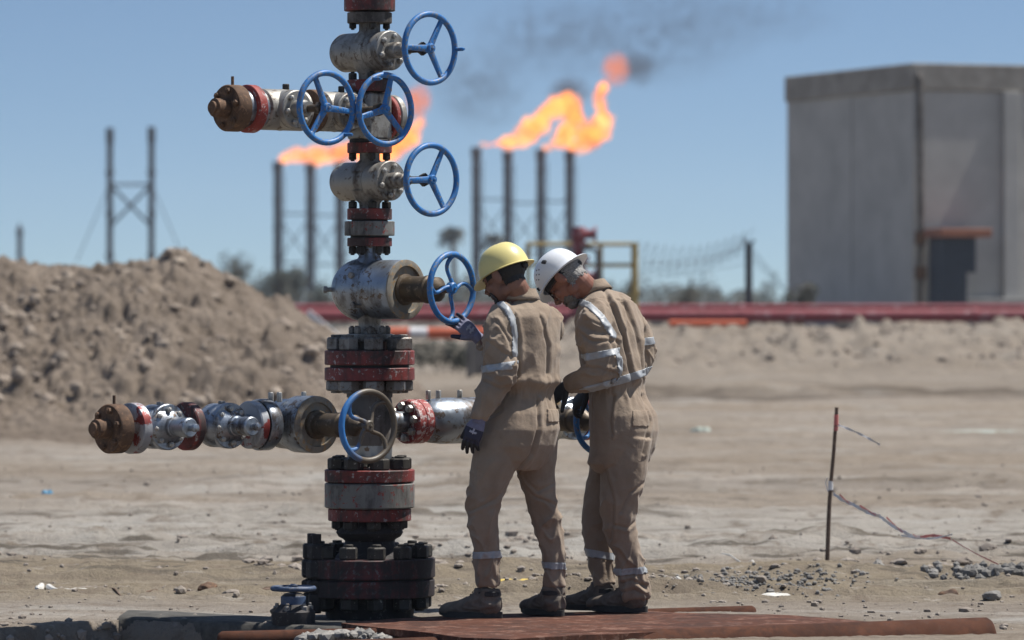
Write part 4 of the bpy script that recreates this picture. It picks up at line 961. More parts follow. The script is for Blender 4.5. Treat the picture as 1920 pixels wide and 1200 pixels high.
hand(at(898, 788, -.55), Vector((-.36, .02, -.93)), Vector((-.35, -.93, .1)), F1, [(.25, .3, .2), (.3, .3, .25), (.35, .35, .25), (.4, .4, .3)], 'glovedark', b1, 'black', thumb_dir=Vector((-.5, .35, -.8)), cuff=.03, emb=True)
patch(b1.children[-1] if False else [o for o in b1.children if o.name.startswith('glove')][-1], 'knit_cuff', M['glove'], [o for o in b1.children if o.name.startswith('glove')][-1], [(at(897, 806, -.55), Vector((-.36, 0, -.93)))], None, .002)
hand(at(893, 631, -.27), Vector((-.76, -.12, .64)), Vector((.25, -.92, .35)), Vector((-.6, 0, -.7)), [(.12, .35, .4), (.15, .4, .45), (.12, .35, .4), (.0, .3, .35)], 'glove', b1, 'glovedark', thumb_dir=Vector((-1, -.1, .12)), cuff=.02, emb=True, s=.95)
fL = Vector((-.97, .22, 0)); aL = at(917, 1100, -.40)
boot(Vector((aL.x, aL.y, PZ))-fL*.055, fL, at(916, 1112, -.40), b1)
fR = Vector((-.62, .78, 0)); aR = at(1038, 1100, -.24); boot(Vector((aR.x, aR.y, PZ))-fR*.06, fR, at(1037, 1110, -.24), b1, 1.0)
tilt = lambda a: Vector((math.sin(R(a)), 0, math.cos(R(a))))
band(c1_, b1 and c1_, at(938, 687, -.53), tilt(-8), .0145, near_seg(AL['pts'][2], AL['pts'][4], .098))
band(c1_, c1_, at(912, 1041, -.42), tilt(-2), .0135, near_seg(LL_['pts'][4], LL_['pts'][5], .10))
band(c1_, c1_, at(1038, 1061, -.24), tilt(2), .0135, near_seg(LR_['pts'][4], LR_['pts'][6], .09))
strap(c1_, [(938, 568), (950, 579), (960, 597), (965, 625), (965, 662)], 5.2, -.36)
def pocket(P): X_, Y_ = proj(P); return (X_ > 1026) & (X_ < 1046) & (Y_ > 768) & (Y_ < 792) & (P[:, 1] < -.2)
patch(c1_, 'pocket_flap', M['cloth'], c1_, [], pocket, .006, one=True)

# worker in the white helmet ---------------------------------------------------
Y2 = .03; F2 = Vector((-.87, .5, 0)).normalized()
f, r, u = hframe(-.9, .43, R(52)); H2 = (at(1062, 524, Y2-.03), f, r, u)
tl = R(-26)
T2 = [(1112, 548, Y2, .060, .055, tl), (1120, 556, Y2, .10, .07, tl), (1128, 568, Y2, .155, .10, tl), (1136, 586, Y2, .20, .125, tl), (1143, 618, Y2, .208, .134, tl*.8), (1149, 650, Y2, .196, .132, tl*.6), (1153, 682, Y2, .178, .126, tl*.45), (1154, 708, Y2, .162, .120, tl*.3), (1155, 722, Y2, .154, .114, tl*.2),
      (1157, 732, Y2, .150, .112, 0), (1161, 748, Y2, .158, .118, 0), (1169, 778, Y2, .180, .136, 0), (1171, 808, Y2, .186, .142, 0), (1168, 840, Y2, .176, .132, 0), (1158, 868, Y2, .16, .125, 0), (1156, 884, Y2, .12, .09, 0)]
BL = dict(pts=[pe(1128, 588, -.10), pe(1114, 610, -.15), pe(1120, 645, -.19), pe(1134, 690, -.22), pe(1112, 706, -.20), pe(1085, 714, -.16), pe(1066, 722, -.12)], rad=[.066, .083, .080, .070, .064, .054, .038], amp=[.003, .006, .008, .009, .006, .004, .001], lam=.055, tw=1.4)
BR = dict(pts=[pe(1176, 594, .17), pe(1192, 620, .20), pe(1205, 655, .22), pe(1190, 690, .20), pe(1140, 715, .12), pe(1108, 732, .08)], rad=[.062, .062, .064, .060, .048, .036], amp=[.003, .004, .004, .004, .003, .001])
GL = dict(pts=[pe(1174, 822, -.02), pe(1170, 885, -.03), pe(1162, 940, -.04), pe(1163, 990, -.03), pe(1176, 1038, -.02), pe(1187, 1078, .0), pe(1192, 1122, .0)], rad=[.118, .104, .088, .076, .064, .064, .062], amp=[.001, .003, .004, .004, .005, .011, .006], lam=.055)
GR = dict(pts=[pe(1155, 822, .12), pe(1136, 890, .12), pe(1125, 940, .13), pe(1120, 990, .13), pe(1124, 1038, .12), pe(1130, 1075, .11), pe(1134, 1098, .10)], rad=[.095, .080, .078, .070, .064, .058, .053], amp=[.001, .002, .003, .003, .003, .006, .003], lam=.055)
b2, c2_, R2 = person(('worker in white hard hat with grey beard and khaki coverall looking down', 0, 'skin2'), T2, [BL, BR], [GL, GR], F2, H2, at(1108, 552, Y2), 8., 1.0, waist=(724, 738), blouse=.5, grooves=(([(1128, 536), (1150, 575), (1172, 640), (1184, 712)], .011), ([(1158, 545), (1180, 585), (1198, 640), (1204, 700)], .009), ([(1140, 560), (1160, 600), (1176, 660)], .006), ([(1150, 742), (1143, 790), (1147, 815)], .007), ([(1205, 742), (1218, 790), (1205, 850)], .006), ([(1135, 880), (1150, 940), (1146, 1010)], .008), ([(1208, 905), (1180, 925), (1165, 960)], .006), ([(1198, 975), (1175, 990), (1150, 985)], .006), ([(1082, 620), (1110, 640), (1155, 640)], .007), ([(1100, 600), (1130, 615), (1150, 655)], .006), ([(1090, 690), (1120, 690), (1155, 700)], .006), ([(1160, 1095), (1185, 1088), (1212, 1100)], .008), ([(1158, 1112), (1190, 1106), (1214, 1118)], .008)))
helmet(H2[0]+u*.030+f*.006, f, r, u, M['white'], b2, True, .026, rot=R(7))
g2 = local(*H2)
def dist2(P): return np.linalg.norm(P-np.array(H2[0]), axis=1)
def hair2(P):
    a, b, cz_ = g2(P); edge = np.minimum(-.018-b+.2*np.maximum(0, cz_), cz_+.058)
    return (((edge+.012*dith(P)) > 0) | ((cz_ > .028) & (b < .055))) & (np.abs(a) < .0805) & (dist2(P) < .15)
def beard2(P):
    a, b, cz_ = g2(P); edge = np.minimum(np.minimum(b-.028, -.066-cz_+.5*np.minimum(0, b-.05)), .052-np.abs(a)+.03)
    lips = (np.abs(cz_+.066) < .007) & (np.abs(a) < .02) & (b > .07)
    return ((edge+.010*dith(P)) > 0) & (cz_ > -.125) & (dist2(P) < .15) & ~lips
patch(b2, 'hair', M['greyhair'], b2, [], hair2, .003, .0022, 160)
patch(b2, 'beard', M['beard'], b2, [], beard2, .002, .0016, 160)
c, f, r, u = H2; mb = MB()
for s in (-1, 1):
    mb.tube([c+r*(s*.075)+f*.0+u*.008, c+r*(s*.074)+f*.06+u*.008, c+r*(s*.064)+f*.095+u*.006], .002, 6)
    q = []
    for k in range(20):
        t = 2*math.pi*k/20; q.append(c+r*(s*.034+.028*math.cos(t))+f*(.101-.012*(abs(.034+.028*math.cos(t)*s)/.06)**2)+u*(.002+.018*math.sin(t)))
    mb.grid([q, [p+f*.002 for p in q]])
mb.box(c+f*.103+u*.008, .012, .002, .004, (r, f, u)); mb.build('safety_glasses', M['black'], b2)
collar(at(1113, 549, Y2), Vector((-.45, .1, .88)).normalized(), (F2+UP*-.45).normalized(), R2, .072, .070, .040, c2_)
hand(at(1064, 724, -.115), Vector((-.72, .35, -.55)), Vector((-.45, -.75, .4)), Vector((-.4, .2, -.9)), [(.4, .7, .5), (.5, .8, .5), (.5, .8, .5), (.5, .8, .5)], 'gloveblack', b2, None, cuff=.03)
hand(at(1104, 733, .08), Vector((-.62, .25, -.6)), Vector((-.4, -.5, .75)), Vector((-.6, -.5, -.3)), [(.4, .8, .7), (.5, .9, .7), (.5, .9, .7), (.5, .8, .6)], 'gloveblack', b2, None, cuff=.03)
fL = Vector((-.93, .36, 0)); aL = at(1190, 1110, .0); boot(Vector((aL.x, aL.y, PZ))-fL*.055, fL, at(1188, 1112, .0), b2, 1.02)
fR = Vector((-.90, .44, 0)); aR = at(1132, 1100, .10); boot(Vector((aR.x, aR.y, PZ))-fR*.06, fR, at(1133, 1106, .10), b2, 1.0)
band(c2_, c2_, at(1131, 663, -.2), tilt(-10), .0145, near_seg(BL['pts'][1], BL['pts'][3], .105))
band(c2_, c2_, at(1203, 640, .2), tilt(-6), .0145, near_seg(BR['pts'][1], BR['pts'][2], .085))
band(c2_, c2_, at(1182, 1071, .0), tilt(-4), .0135, near_seg(GL['pts'][4], GL['pts'][6], .10))
band(c2_, c2_, at(1122, 1040, .12), tilt(10), .0150, lambda P: near_seg(GR['pts'][3], GR['pts'][5], .095)(P) & (proj(P)[0] < 1153))
def trunk(P): X_, Y_ = proj(P); return ~near_seg(BL['pts'][3], BL['pts'][6], .075)(P) & ~near_seg(BR['pts'][2], BR['pts'][5], .07)(P)
band(c2_, c2_, at(1163, 711, 0), tilt(-16), .0150, trunk)
strap(c2_, [(1084, 564), (1104, 572), (1126, 592), (1150, 628)], 5.4, -.03)
strap(c2_, [(1159, 664), (1163, 684), (1167, 706)], 5.2, .1)
def slit(P): X_, Y_ = proj(P); return (X_ > 1186) & (X_ < 1216) & (Y_ > 770) & (Y_ < 800) & (P[:, 1] < .05)
patch(c2_, 'pocket_flap', M['cloth'], c2_, [], slit, .004, one=True)
# ------------------------------------------------------------ background things
def vbar(name, pts, r, mat, label=None, cat=None, group=None, parent=None, seg=10):
    mb = MB(); mb.tube([Vector(p) for p in pts], r, seg); o = mb.build(name, mat, parent); return tag(o, label, cat, group)
M['stackm'] = plain('sooty_stack_steel', (.045, .045, .055), .7, .2, 2, .7)
M['pipered'] = paint('red_pipeline_paint', (.24, .035, .045), (.30, .15, .16), .62, (.10, .035, .035), .58, .45, 0, 2, .002, 1.2)
M['orange'] = plain('orange_paint', (.55, .10, .03), .5); M['yel'] = plain('yellow_rail_paint', (.42, .31, .10), .6)
M['wall'] = plain('rendered_wall', (.42, .41, .38), .9, 0, 1.2, .82, .01); M['parapet'] = plain('weathered_parapet', (.33, .305, .265), .95, 0, 2.2, .65, .02)
M['sheddark'] = plain('dark_blue_sheet', (.03, .04, .055), .6); M['roofrust'] = plain('rust_orange_roof', (.32, .13, .075), .8, 0, 4, .7)
M['wood'] = plain('weathered_stick', (.15, .10, .07), .9, 0, 30, .5); M['pinktape'] = plain('pink_tape', (.60, .16, .14), .5); M['whitetape'] = plain('white_tape', (.75, .74, .74), .5)
M['card'] = plain('yellow_card', (.60, .44, .10), .8); M['bluelit'] = plain('blue_plastic', (.12, .33, .50), .5); M['turq'] = plain('pale_green_sheet', (.37, .42, .37), .8); M['pvc'] = plain('dull_white_plastic', (.60, .58, .53), .6)
def leafmat(name, a, b):
    m, nt, out = new(name); v = coords(nt); n = noise(nt, v, 1.3, 4, .7); bsdf(nt, out, mix(nt, ramp(nt, n, [(.4, 0.), (.6, 1.)]), a, b), .8, 0); return m
M['leaf'] = leafmat('dry_foliage', (.035, .042, .028), (.075, .075, .05)); M['leafd'] = leafmat('dark_scrub_foliage', (.028, .035, .024), (.06, .055, .04)); M['bark'] = plain('bark', (.10, .075, .055), .9, 0, 8)
def leaves(mb, c, rx, ry, rz, n, s, rnd, hollow=.2):
    for i in range(n):
        while 1:
            p = Vector((rnd.uniform(-1, 1), rnd.uniform(-1, 1), rnd.uniform(-1, 1))); L = p.length
            if hollow < L < 1: break
        if float(vn(p.x*2.3+c[0], p.y*2.3, p.z*2.3)) < -.15: continue
        p = Vector(c)+Vector((p.x*rx, p.y*ry, p.z*rz)); a = Vector((rnd.gauss(0, 1), rnd.gauss(0, 1), rnd.gauss(0, 1))).normalized(); b = a.orthogonal().normalized(); k = s*rnd.uniform(.6, 1.3)
        mb.add([p-a*k, p-b*k*.5, p+a*k, p+b*k*.5], [(0, 1, 2, 3)])
def tree(px, py0, py1, D, wpx, label, group, seed, mat='leaf', dens=520, name='tree', lobes=6, gz0=0.0):
    rnd = random.Random(seed); Y = D-D0; s = D/F; top = at(px, py0, Y); base_ = Vector((top.x, Y, gz0)); h = top.z-gz0; w_ = wpx*s
    root = empty(name, base_, label, 'tree' if name != 'shrub' else 'shrub', group)
    mb = MB(); br = []
    mb.tube([base_-UP*.3, base_+UP*h*.35, base_+Vector((w_*.1, 0, h*.7))], [w_*.09, w_*.06, w_*.03], 8)
    for k in range(5):
        a = rnd.uniform(0, 6.28); e = base_+Vector((w_*.45*math.cos(a), w_*.45*math.sin(a), h*rnd.uniform(.55, .9))); mb.tube([base_+UP*h*.25, base_.lerp(e, .6)+UP*h*.1, e], [w_*.04, w_*.03, w_*.012], 6); br.append(e)
    if name != 'shrub': mb.build('trunk', M['bark'], root)
    mb = MB()
    if name == 'shrub':
        for k in range(7): leaves(mb, base_+Vector((rnd.uniform(-.5, .5)*w_, rnd.uniform(-.3, .3), h*rnd.uniform(.3, .6))), w_*.3, w_*.3, h*.5, dens//4, w_*.06, rnd, 0)
        mb.build('foliage', M[mat], root, 180); return
    for k in range(lobes):
        e = br[k % 5].lerp(base_+UP*h*.75, rnd.uniform(0, .6)); leaves(mb, e, w_*rnd.uniform(.22, .4), w_*rnd.uniform(.22, .4), h*rnd.uniform(.13, .26), dens//lobes, w_*.055, rnd)
    leaves(mb, base_+UP*h*.82, w_*.22, w_*.22, h*.16, dens//6, w_*.05, rnd)
    mb.build('crown', M[mat], root, 180)
G = 'trees scattered along the horizon'
tree(440, 474, 575, 210, 58, 'bare-looking dark tree rising just right of the soil heap', G, 1, 'leafd', 1400)
tree(512, 502, 575, 215, 60, 'low dark tree in front of the leftmost smoking flare stack', G, 2, 'leafd', 1500)
tree(553, 492, 575, 218, 60, 'dense dark tree between the two leftmost burning flare stacks', G, 3, 'leafd', 1500)
tree(600, 520, 580, 205, 50, 'small dark tree behind the white and red plank', G, 4, 'leafd', 1100)
for k, (px, py, lab) in enumerate(((849, 424, 'palm tree with a dark round crown left of the right-hand flare stacks'), (926, 434, 'palm tree standing between two burning flare stacks above the yellow hard hat'))):
    D = 380; Y = D-D0; c = at(px, py+14, Y); root = empty('palm_tree', (c.x, Y, 0), lab, 'palm tree', 'palm trees on the horizon'); mb = MB()
    mb.tube([Vector((c.x+.3, Y, -.2)), Vector((c.x+.1, Y, c.z*.5)), c], [.32, .24, .2], 8); mb.build('trunk', M['bark'], root); mb = MB(); rnd = random.Random(k)
    for i in range(34):
        a = rnd.uniform(0, 6.28); el = rnd.uniform(-.35, 1.2); L = rnd.uniform(1.0, 1.45)*(1 if k == 0 else .8); pts = [c+Vector((math.cos(a)*L*t*math.cos(el), math.sin(a)*L*t*math.cos(el), L*(math.sin(el)*t-.55*t*t))) for t in (0, .25, .5, .75, 1)]
        for j in range(4):
            d = pts[j+1]-pts[j]; q = d.orthogonal().normalized()
            for m_ in range(5):
                p = pts[j].lerp(pts[j+1], m_/5)
                for s_ in (-1, 1): mb.add([p, p+d*.3, p+d*.35+q*s_*.28+UP*-.12], [(0, 1, 2)])
    mb.build('crown', M['leafd'], root, 180)
rnd = random.Random(11); mb = MB()
for i in range(800):
    px = rnd.uniform(-150, 2050); D = rnd.uniform(300, 430); hh_ = 2.3+1.5*float(fbm(px*.011, 0., 2.))+rnd.uniform(0, .5)
    if hh_ > .5: leaves(mb, ((px-960)*D/F, D-D0, hh_*.5), 1.3, 1.0, hh_*.62, 48, .22, rnd, 0)
tag(mb.build('treeline', M['leafd'], None, 180), 'low dark belt of scrub and trees along the horizon', 'treeline', kind='stuff')
for k, (px, py0, w_, lab) in enumerate(((1180, 520, 40, 'dark green tree behind the yellow railing by the white hard hat worker'), (1290, 532, 60, 'low dark tree midway between the yellow railing and the fence post'), (1435, 520, 46, 'dark bushy tree just right of the tall fence post'), (1500, 530, 60, 'dark shrub-like tree at the foot of the grey building'))):
    tree(px, py0, 578, 150 if k < 3 else 104, w_, lab, G, 20+k, 'leafd', 1300, gz0=.6 if k == 3 else 0)
SG = 'dark scrub bushes below the orange pipe'
for k, (px, py0, py1, w_, lab) in enumerate(((775, 640, 694, 60, 'dark scrub bush behind the wing pipe just right of the red double flange'), (822, 636, 692, 70, 'dark scrub bush in the middle below the gloved hand on the wheel'), (872, 640, 694, 60, 'dark scrub bush touching the sleeve of the worker in yellow hard hat'), (975, 600, 700, 34, 'dark scrub bush showing between the two workers'))):
    D = 100; Y = D-D0; c = at(px, py1, Y); tree(px, py0, py1, D, w_, lab, SG, 40+k, 'leafd', 620, 'shrub', gz0=c.z)
# pipelines
def hpipe(px0, px1, py, D, r, mat, label, name='pipeline', sup=(), botpy=None, group=None):
    a = at(px0, py, D-D0); b = at(px1, py, D-D0); root = empty(name, a, label, 'pipeline', group); mb = MB(); mb.cyl(a, b, r, 24); mb.build('pipe', M[mat], root)
    n = max(1, int((b-a).length/4))
    for k in range(1, n):
        p = a.lerp(b, k/n); mb = MB(); mb.cyl(p-Vector((.05, 0, 0)), p+Vector((.05, 0, 0)), r*1.18, 20); mb.build('weld_collar', M[mat], root)
    for px, wd, bp, mm in sup:
        c = at(px, py, D-D0); bz = HC-(bp-HY)*D/F; mb = MB(); mb.box((c.x, c.y, (c.z-r*1.002+bz-.15)/2), wd, .5, c.z-r*1.002-bz+.15); mb.build('support', M[mm], root, 30, .015)
    return root
hpipe(520, 2700, 592, 97, .125, 'pipered', 'long dull red pipeline running behind the whole yard', sup=((1230, .26, 618, 'darkstone'), (1590, .5, 632, 'stone'), (1625, .42, 626, 'block'), (1865, .16, 630, 'darkstone'), (700, .3, 700, 'darkstone'), (900, .3, 700, 'darkstone')), group='red pipelines behind the yard')
hpipe(520, 2700, 576, 99, .065, 'pipered', 'thinner red pipeline running just above and behind the large one', sup=((1040, .2, 640, 'darkstone'), (1480, .2, 640, 'darkstone')), group='red pipelines behind the yard')
hpipe(1255, 1400, 607, 94, .07, 'orange', 'short orange pipe section under the long red pipeline', sup=((1270, .1, 630, 'darkstone'),))
o = hpipe(728, 930, 625, 95, .115, 'orange', 'orange pipe with a white section left of the two workers', sup=((760, .12, 700, 'darkstone'), (880, .12, 700, 'darkstone')))
mb = MB(); mb.cyl(at(768, 625, 73), at(802, 625, 73), .122, 24); mb.build('white_section', M['whitetape'], o)
root = empty('striped_plank', at(640, 650, 72), 'white and dark red plank leaning against the red pipeline behind the wellhead', 'plank')
a = at(572, 590, 71); b = at(714, 711, 71); d = (b-a); q = Vector((-d.z, 0, d.x)).normalized()
for k, (o_, mm) in enumerate(((.07, 'whitetape'), (-.07, 'pipered'))):
    mb = MB(); m_ = (a+b)/2+q*o_; mb.box(m_, d.length, .06, .125, (d.normalized(), Vector((0, 1, 0)), q)); mb.build('board', M[mm], root, 30, .01)
# grey building on the right
A0 = Vector(((1712-960)*110/F, 88, 0)); uL = Vector((-2.51, 6.6, 0)).normalized(); uR = Vector((6.6, 2.51, 0)).normalized(); nL = Vector((-uR.x, -uR.y, 0)); nR = -uL
bld = empty('concrete_building', A0, 'tall windowless grey rendered building with a weathered parapet', 'building')
Zt = 7.0; LLn = 7.06; LRn = 7.5; Z0 = .3
def prism(mb, o, u1, u2, l1, l2, z0, z1): mb.box(o+u1*(l1/2)+u2*(l2/2)+UP*((z0+z1)/2), l1, l2, z1-z0, (u1, u2, UP))
mb = MB(); prism(mb, A0, uL, uR, LLn, LRn, Z0, Zt-.62); mb.build('wall', M['wall'], bld, 30, .02)
mb = MB(); prism(mb, A0-uL*.05-uR*.05, uL, uR, LLn+.1, LRn+.1, Zt-.62, Zt); mb.build('parapet', M['parapet'], bld, 30, .03)
for t, wd, dp in ((3.3, .16, .022),):
    mb = MB(); prism(mb, A0+uL*t-uR*dp, uL, uR, wd, dp-.002, Z0, Zt-.622); mb.build('pilaster', M['wall'], bld, 30)
for t in (2.25, 6.2):
    mb = MB(); prism(mb, A0+uR*t-uL*.16, uR, uL, .4, .158, Z0, Zt-.622); mb.build('pilaster', M['wall'], bld, 30, .01)
mb = MB(); prism(mb, A0+uR*.9-uL*.35, uR, uL, 5.5, .35, Z0, 1.62); mb.build('plinth', M['block'], bld, 30, .02)
mb = MB(); e = A0+uR*.10-uL*.14; mb.tube([e+UP*(Zt-.35)+uL*.3, e+UP*(Zt-.28)+uL*.05, e+UP*(Zt-.42)-uL*.02, e+UP*(Zt-.8), e+UP*3.5+uR*.03, e+UP*1.0], [.07]*6, 12); mb.build('drainpipe', M['grime'], bld)
for z in (3.0, 2.2): 
    mb = MB(); mb.box(e+UP*z-uL*.04, .22, .14, .3, (uR, uL, UP)); mb.build('pipe_bracket', M['rust'], bld)
sh = A0+uR*.22-uL*.38; shed = empty('small_shed', sh, 'small dark blue shed with a rusty orange roof against the grey building', 'shed')
mb = MB(); prism(mb, sh-uL*.7, uR, uL, .62, .7, .3, 3.0); mb.build('wall', M['sheddark'], shed, 30, .01); mb = MB(); prism(mb, sh+uR*.625-uL*.7, uR, uL, .22, .6, 2.2, 3.0); mb.build('cabinet', M['sheddark'], shed, 30, .01)
mb = MB(); prism(mb, sh-uR*.12-uL*.85, uR, uL, 1.3, .9, 3.003, 3.2); mb.build('roof', M['roofrust'], shed, 30, .02)
# yellow railed platform with a red wellhead
D = 92; Y = D-D0; pl = empty('railed_platform', at(1090, 700, Y), 'yellow railed steel platform behind the two workers', 'platform')
def P_(px, py, dy=0): return at(px, py, Y+dy)
for dy in (0, 1.6):
    for py in (458, 497): vbar('rail', [P_(985, py, dy), P_(1193, py, dy)], .040, M['yel'], parent=pl)
    for px in (990, 1126, 1190): vbar('post', [P_(px, 455, dy), P_(px, 712, dy)], .048 if px != 1190 else .07, M['yel'], parent=pl)
for px in (990, 1190): vbar('rail', [P_(px, 458, 0), P_(px, 458, 1.6)], .04, M['yel'], parent=pl)
mb = MB(); mb.box(P_(1090, 556, .8), 2.15, 1.7, .09); mb.build('deck', M['yel'], pl)
rw = empty('red_wellhead', P_(1086, 700, -.5), 'dark red wellhead valve stack rising above the white hard hat', 'wellhead')
c = P_(1086, 700, -.5); top = P_(1086, 425, -.5).z
mb = MB(); H_ = top-c.z; prof = [(.2, 0), (.2, .2)]
for k in range(9): 
    z = .2+k*(H_-.45)/9; prof += [(.10, z), (.10, z+.10), (.19 if k % 2 else .15, z+.101), (.19 if k % 2 else .15, z+.22), (.10, z+.221)]
prof += [(.11, H_-.28), (.14, H_-.2), (.15, H_-.1), (.10, H_), (.001, H_)]
mb.lathe(prof, c, UP, 20); mb.build('valve_stack', M['pipered'], rw)
for py, s_ in ((440, 1), (520, 1), (520, -1), (600, -1)):
    z = P_(1086, py).z; mb = MB(); mb.cyl(Vector((c.x, c.y, z)), Vector((c.x+s_*.28, c.y, z)), .09, 14); mb.cyl(Vector((c.x+s_*.28, c.y, z)), Vector((c.x+s_*.33, c.y, z)), .15, 16); mb.build('side_valve', M['pipered'], rw)
vbar('side_pipe', [P_(1086, 462, -.6), P_(1120, 470, -.6), P_(1124, 540, -.6)], .05, M['stackm'], parent=rw)
# fence post and razor wire
D = 106; Y = D-D0
fp = empty('fence_post', at(1404, 612, Y), 'tall dark fence post with a forked top left of the building', 'fence post'); vbar('post', [at(1404, 455, Y), at(1404, 614, Y)], .085, M['stackm'], parent=fp); vbar('arm', [at(1394, 448, Y), at(1404, 462, Y), at(1414, 450, Y)], .04, M['stackm'], parent=fp)
wf = empty('razor_wire', at(1300, 480, Y), 'thin coils of razor wire strung left of the tall fence post', 'razor wire')
def coil(a, b, r, n, k): 
    pts = []; d = b-a; 
    for i in range(n*12+1):
        t = i/(n*12); ang = i/12*6.283; pts.append(a+d*t+Vector((r*.5*math.cos(ang), r*math.sin(ang), r*math.cos(ang)))-UP*(.25*math.sin(math.pi*t)))
    vbar('wire_coil', pts, .007, M['stackm'], parent=wf, seg=4)
coil(at(1190, 470, Y), at(1404, 445, Y), .22, 13, 0); coil(at(1200, 498, Y-3), at(1395, 462, Y), .16, 12, 1)
for dy in (0, 12, 26): vbar('strand', [at(1190, 500+dy, Y), at(1300, 486+dy, Y), at(1404, 468+dy, Y)], .006, M['stackm'], parent=wf, seg=4)
for dy in (0, 8, 16, 24): vbar('strand', [at(1406, 460+dy, Y), at(1478, 545+dy*.4, Y+6)], .007, M['stackm'], parent=wf, seg=4)
# flare stacks
def stacks(pxs, tops, D, label_fn, brace, r=.36, group='flare stacks'):
    Y = D-D0
    for k, (px, tp) in enumerate(zip(pxs, tops)):
        a = at(px, tp, Y); root = empty('flare_stack', (a.x, Y, 0), label_fn[k], 'flare stack', group); mb = MB()
        prof = [(r*1.1, -.5), (r*1.1, 1.5), (r, 1.6)]; z = 3.0
        while z < a.z-1.2: prof += [(r, z), (r*1.18, z+.02), (r*1.18, z+.22), (r, z+.24)]; z += 2.4
        prof += [(r, a.z-.9), (r*1.22, a.z-.85), (r*1.22, a.z-.02), (r*.8, a.z), (r*.7, a.z-.3)]
        mb.lathe(prof, (a.x, Y, 0), UP, 16); mb.build('stack_pipe', M['stackm'], root)
        lx = a.x+r*1.5; mb = MB(); mb.cyl((lx, Y-.1, 0), (lx, Y-.1, a.z-1), .05, 6); mb.build('ladder', M['stackm'], root)
    for k in range(len(pxs)-1):
        root = empty('bracing', at((pxs[k]+pxs[k+1])/2, 570, Y), brace[k], 'bracing', 'steel bracing between flare stacks')
        for py in (tops[k]+98, tops[k]+190): vbar('crossbar', [at(pxs[k], py, Y), at(pxs[k+1], py, Y)], .07, M['stackm'], parent=root, seg=6)
        for p, q in ((0, 1), (1, 0)): vbar('diagonal', [at(pxs[k+p], tops[k]+104, Y), at(pxs[k+q], tops[k]+188, Y)], .055, M['stackm'], parent=root, seg=6)
stacks((893, 952, 1014, 1068), (276, 283, 280, 282), 400, ['flare stack with only a wisp of flame at its tip above the blue wheel', 'flare stack directly above the yellow hard hat', 'burning flare stack between the yellow hard hat and the white one', 'burning flare stack right above the white hard hat'], ['bracing between the wisp-topped stack and the one over the yellow hard hat', 'bracing between the two stacks above the yellow and white hard hats', 'bracing between the two stacks nearest the white hard hat'])
stacks((521, 582, 637, 700), (303, 306, 304, 306), 400, ['burning flare stack at the left end of the group behind the wellhead', 'second burning flare stack in the group behind the wellhead', 'burning flare stack partly hidden just left of the wellhead column', 'burning flare stack hidden directly behind the wellhead column'], ['bracing between the two leftmost burning stacks', 'bracing between the second burning stack and the one left of the wellhead', 'bracing hidden behind the wellhead column'])
D = 360; Y = D-D0
for px, tp, lab in ((206, 240, 'unlit steel stack above the soil heap, left one of the braced pair'), (284, 238, 'unlit steel stack above the soil heap, right one of the braced pair')):
    a = at(px, tp, Y); root = empty('steel_stack', (a.x, Y, 0), lab, 'stack', 'unlit stacks above the soil heap'); mb = MB(); r = .24
    prof = [(r, -.5)]; z = 2.
    while z < a.z-1.5: prof += [(r, z), (r*1.35, z+.02), (r*1.35, z+.3), (r, z+.32)]; z += 3.1
    prof += [(r, a.z-1.2), (r*1.25, a.z-1.1), (r*1.25, a.z), (.001, a.z)]; mb.lathe(prof, (a.x, Y, 0), UP, 14); mb.build('stack_pipe', M['stackm'], root)
    s_ = -1 if px < 250 else 1; vbar('guy_wire', [at(px, 345, Y), at(px+s_*62, 490, Y)], .035, M['stackm'], parent=root, seg=5)
root = empty('bracing', at(245, 420, Y), 'cross bracing joining the unlit pair of stacks above the soil heap', 'bracing')
for py in (346,): vbar('crossbar', [at(206, py, Y), at(284, py, Y)], .10, M['stackm'], parent=root, seg=6)
for a, b in (((206, 346), (284, 425)), ((284, 346), (206, 425))): vbar('diagonal', [at(*a, Y), at(*b, Y)], .12, M['stackm'], parent=root, seg=6)
a = at(37, 418, Y); mb = MB(); mb.lathe([(.22, 0), (.20, a.z-1), (.25, a.z-.95), (.25, a.z-.4), (.1, a.z-.3), (.06, a.z)], (a.x, Y, 0), UP, 12); tag(mb.build('vent_pole', M['stackm']), 'short dark pole standing behind the left end of the soil heap', 'pole')
# flames: glowing gas bodies
def flamemat(name, col, e, lam):
    m, nt, out = new(name); tcn = nt.nodes.new('ShaderNodeNewGeometry'); n = noise(nt, tcn.outputs['Position'], lam, 4, .6, 1.2)
    em = nt.nodes.new('ShaderNodeEmission'); dn = ramp(nt, n, [(.36, .22), (.50, .6), (.62, 1.)])
    ml = nt.nodes.new('ShaderNodeMath'); ml.operation = 'MULTIPLY'; ml.inputs[1].default_value = e; nt.links.new(dn, ml.inputs[0]); nt.links.new(ml.outputs[0], em.inputs[1])
    nt.links.new(mix(nt, ramp(nt, n, [(.42, 0.), (.60, 1.)]), col, (1., .36, .075)), em.inputs[0])
    ab = nt.nodes.new('ShaderNodeVolumeAbsorption'); ab.inputs[0].default_value = (.5, .2, .05, 1); ab.inputs[1].default_value = .9
    ad = nt.nodes.new('ShaderNodeAddShader'); nt.links.new(em.outputs[0], ad.inputs[0]); nt.links.new(ab.outputs[0], ad.inputs[1]); nt.links.new(ad.outputs[0], out.inputs['Volume'])
    m.volume_intersection_method = 'ACCURATE' if hasattr(m, 'volume_intersection_method') and False else getattr(m, 'volume_intersection_method', 'FAST'); return m
M['flame'] = flamemat('flame', (1., .27, .05), 1.7, .55); M['flamered'] = flamemat('dying_flame', (1., .16, .05), .55, .5)
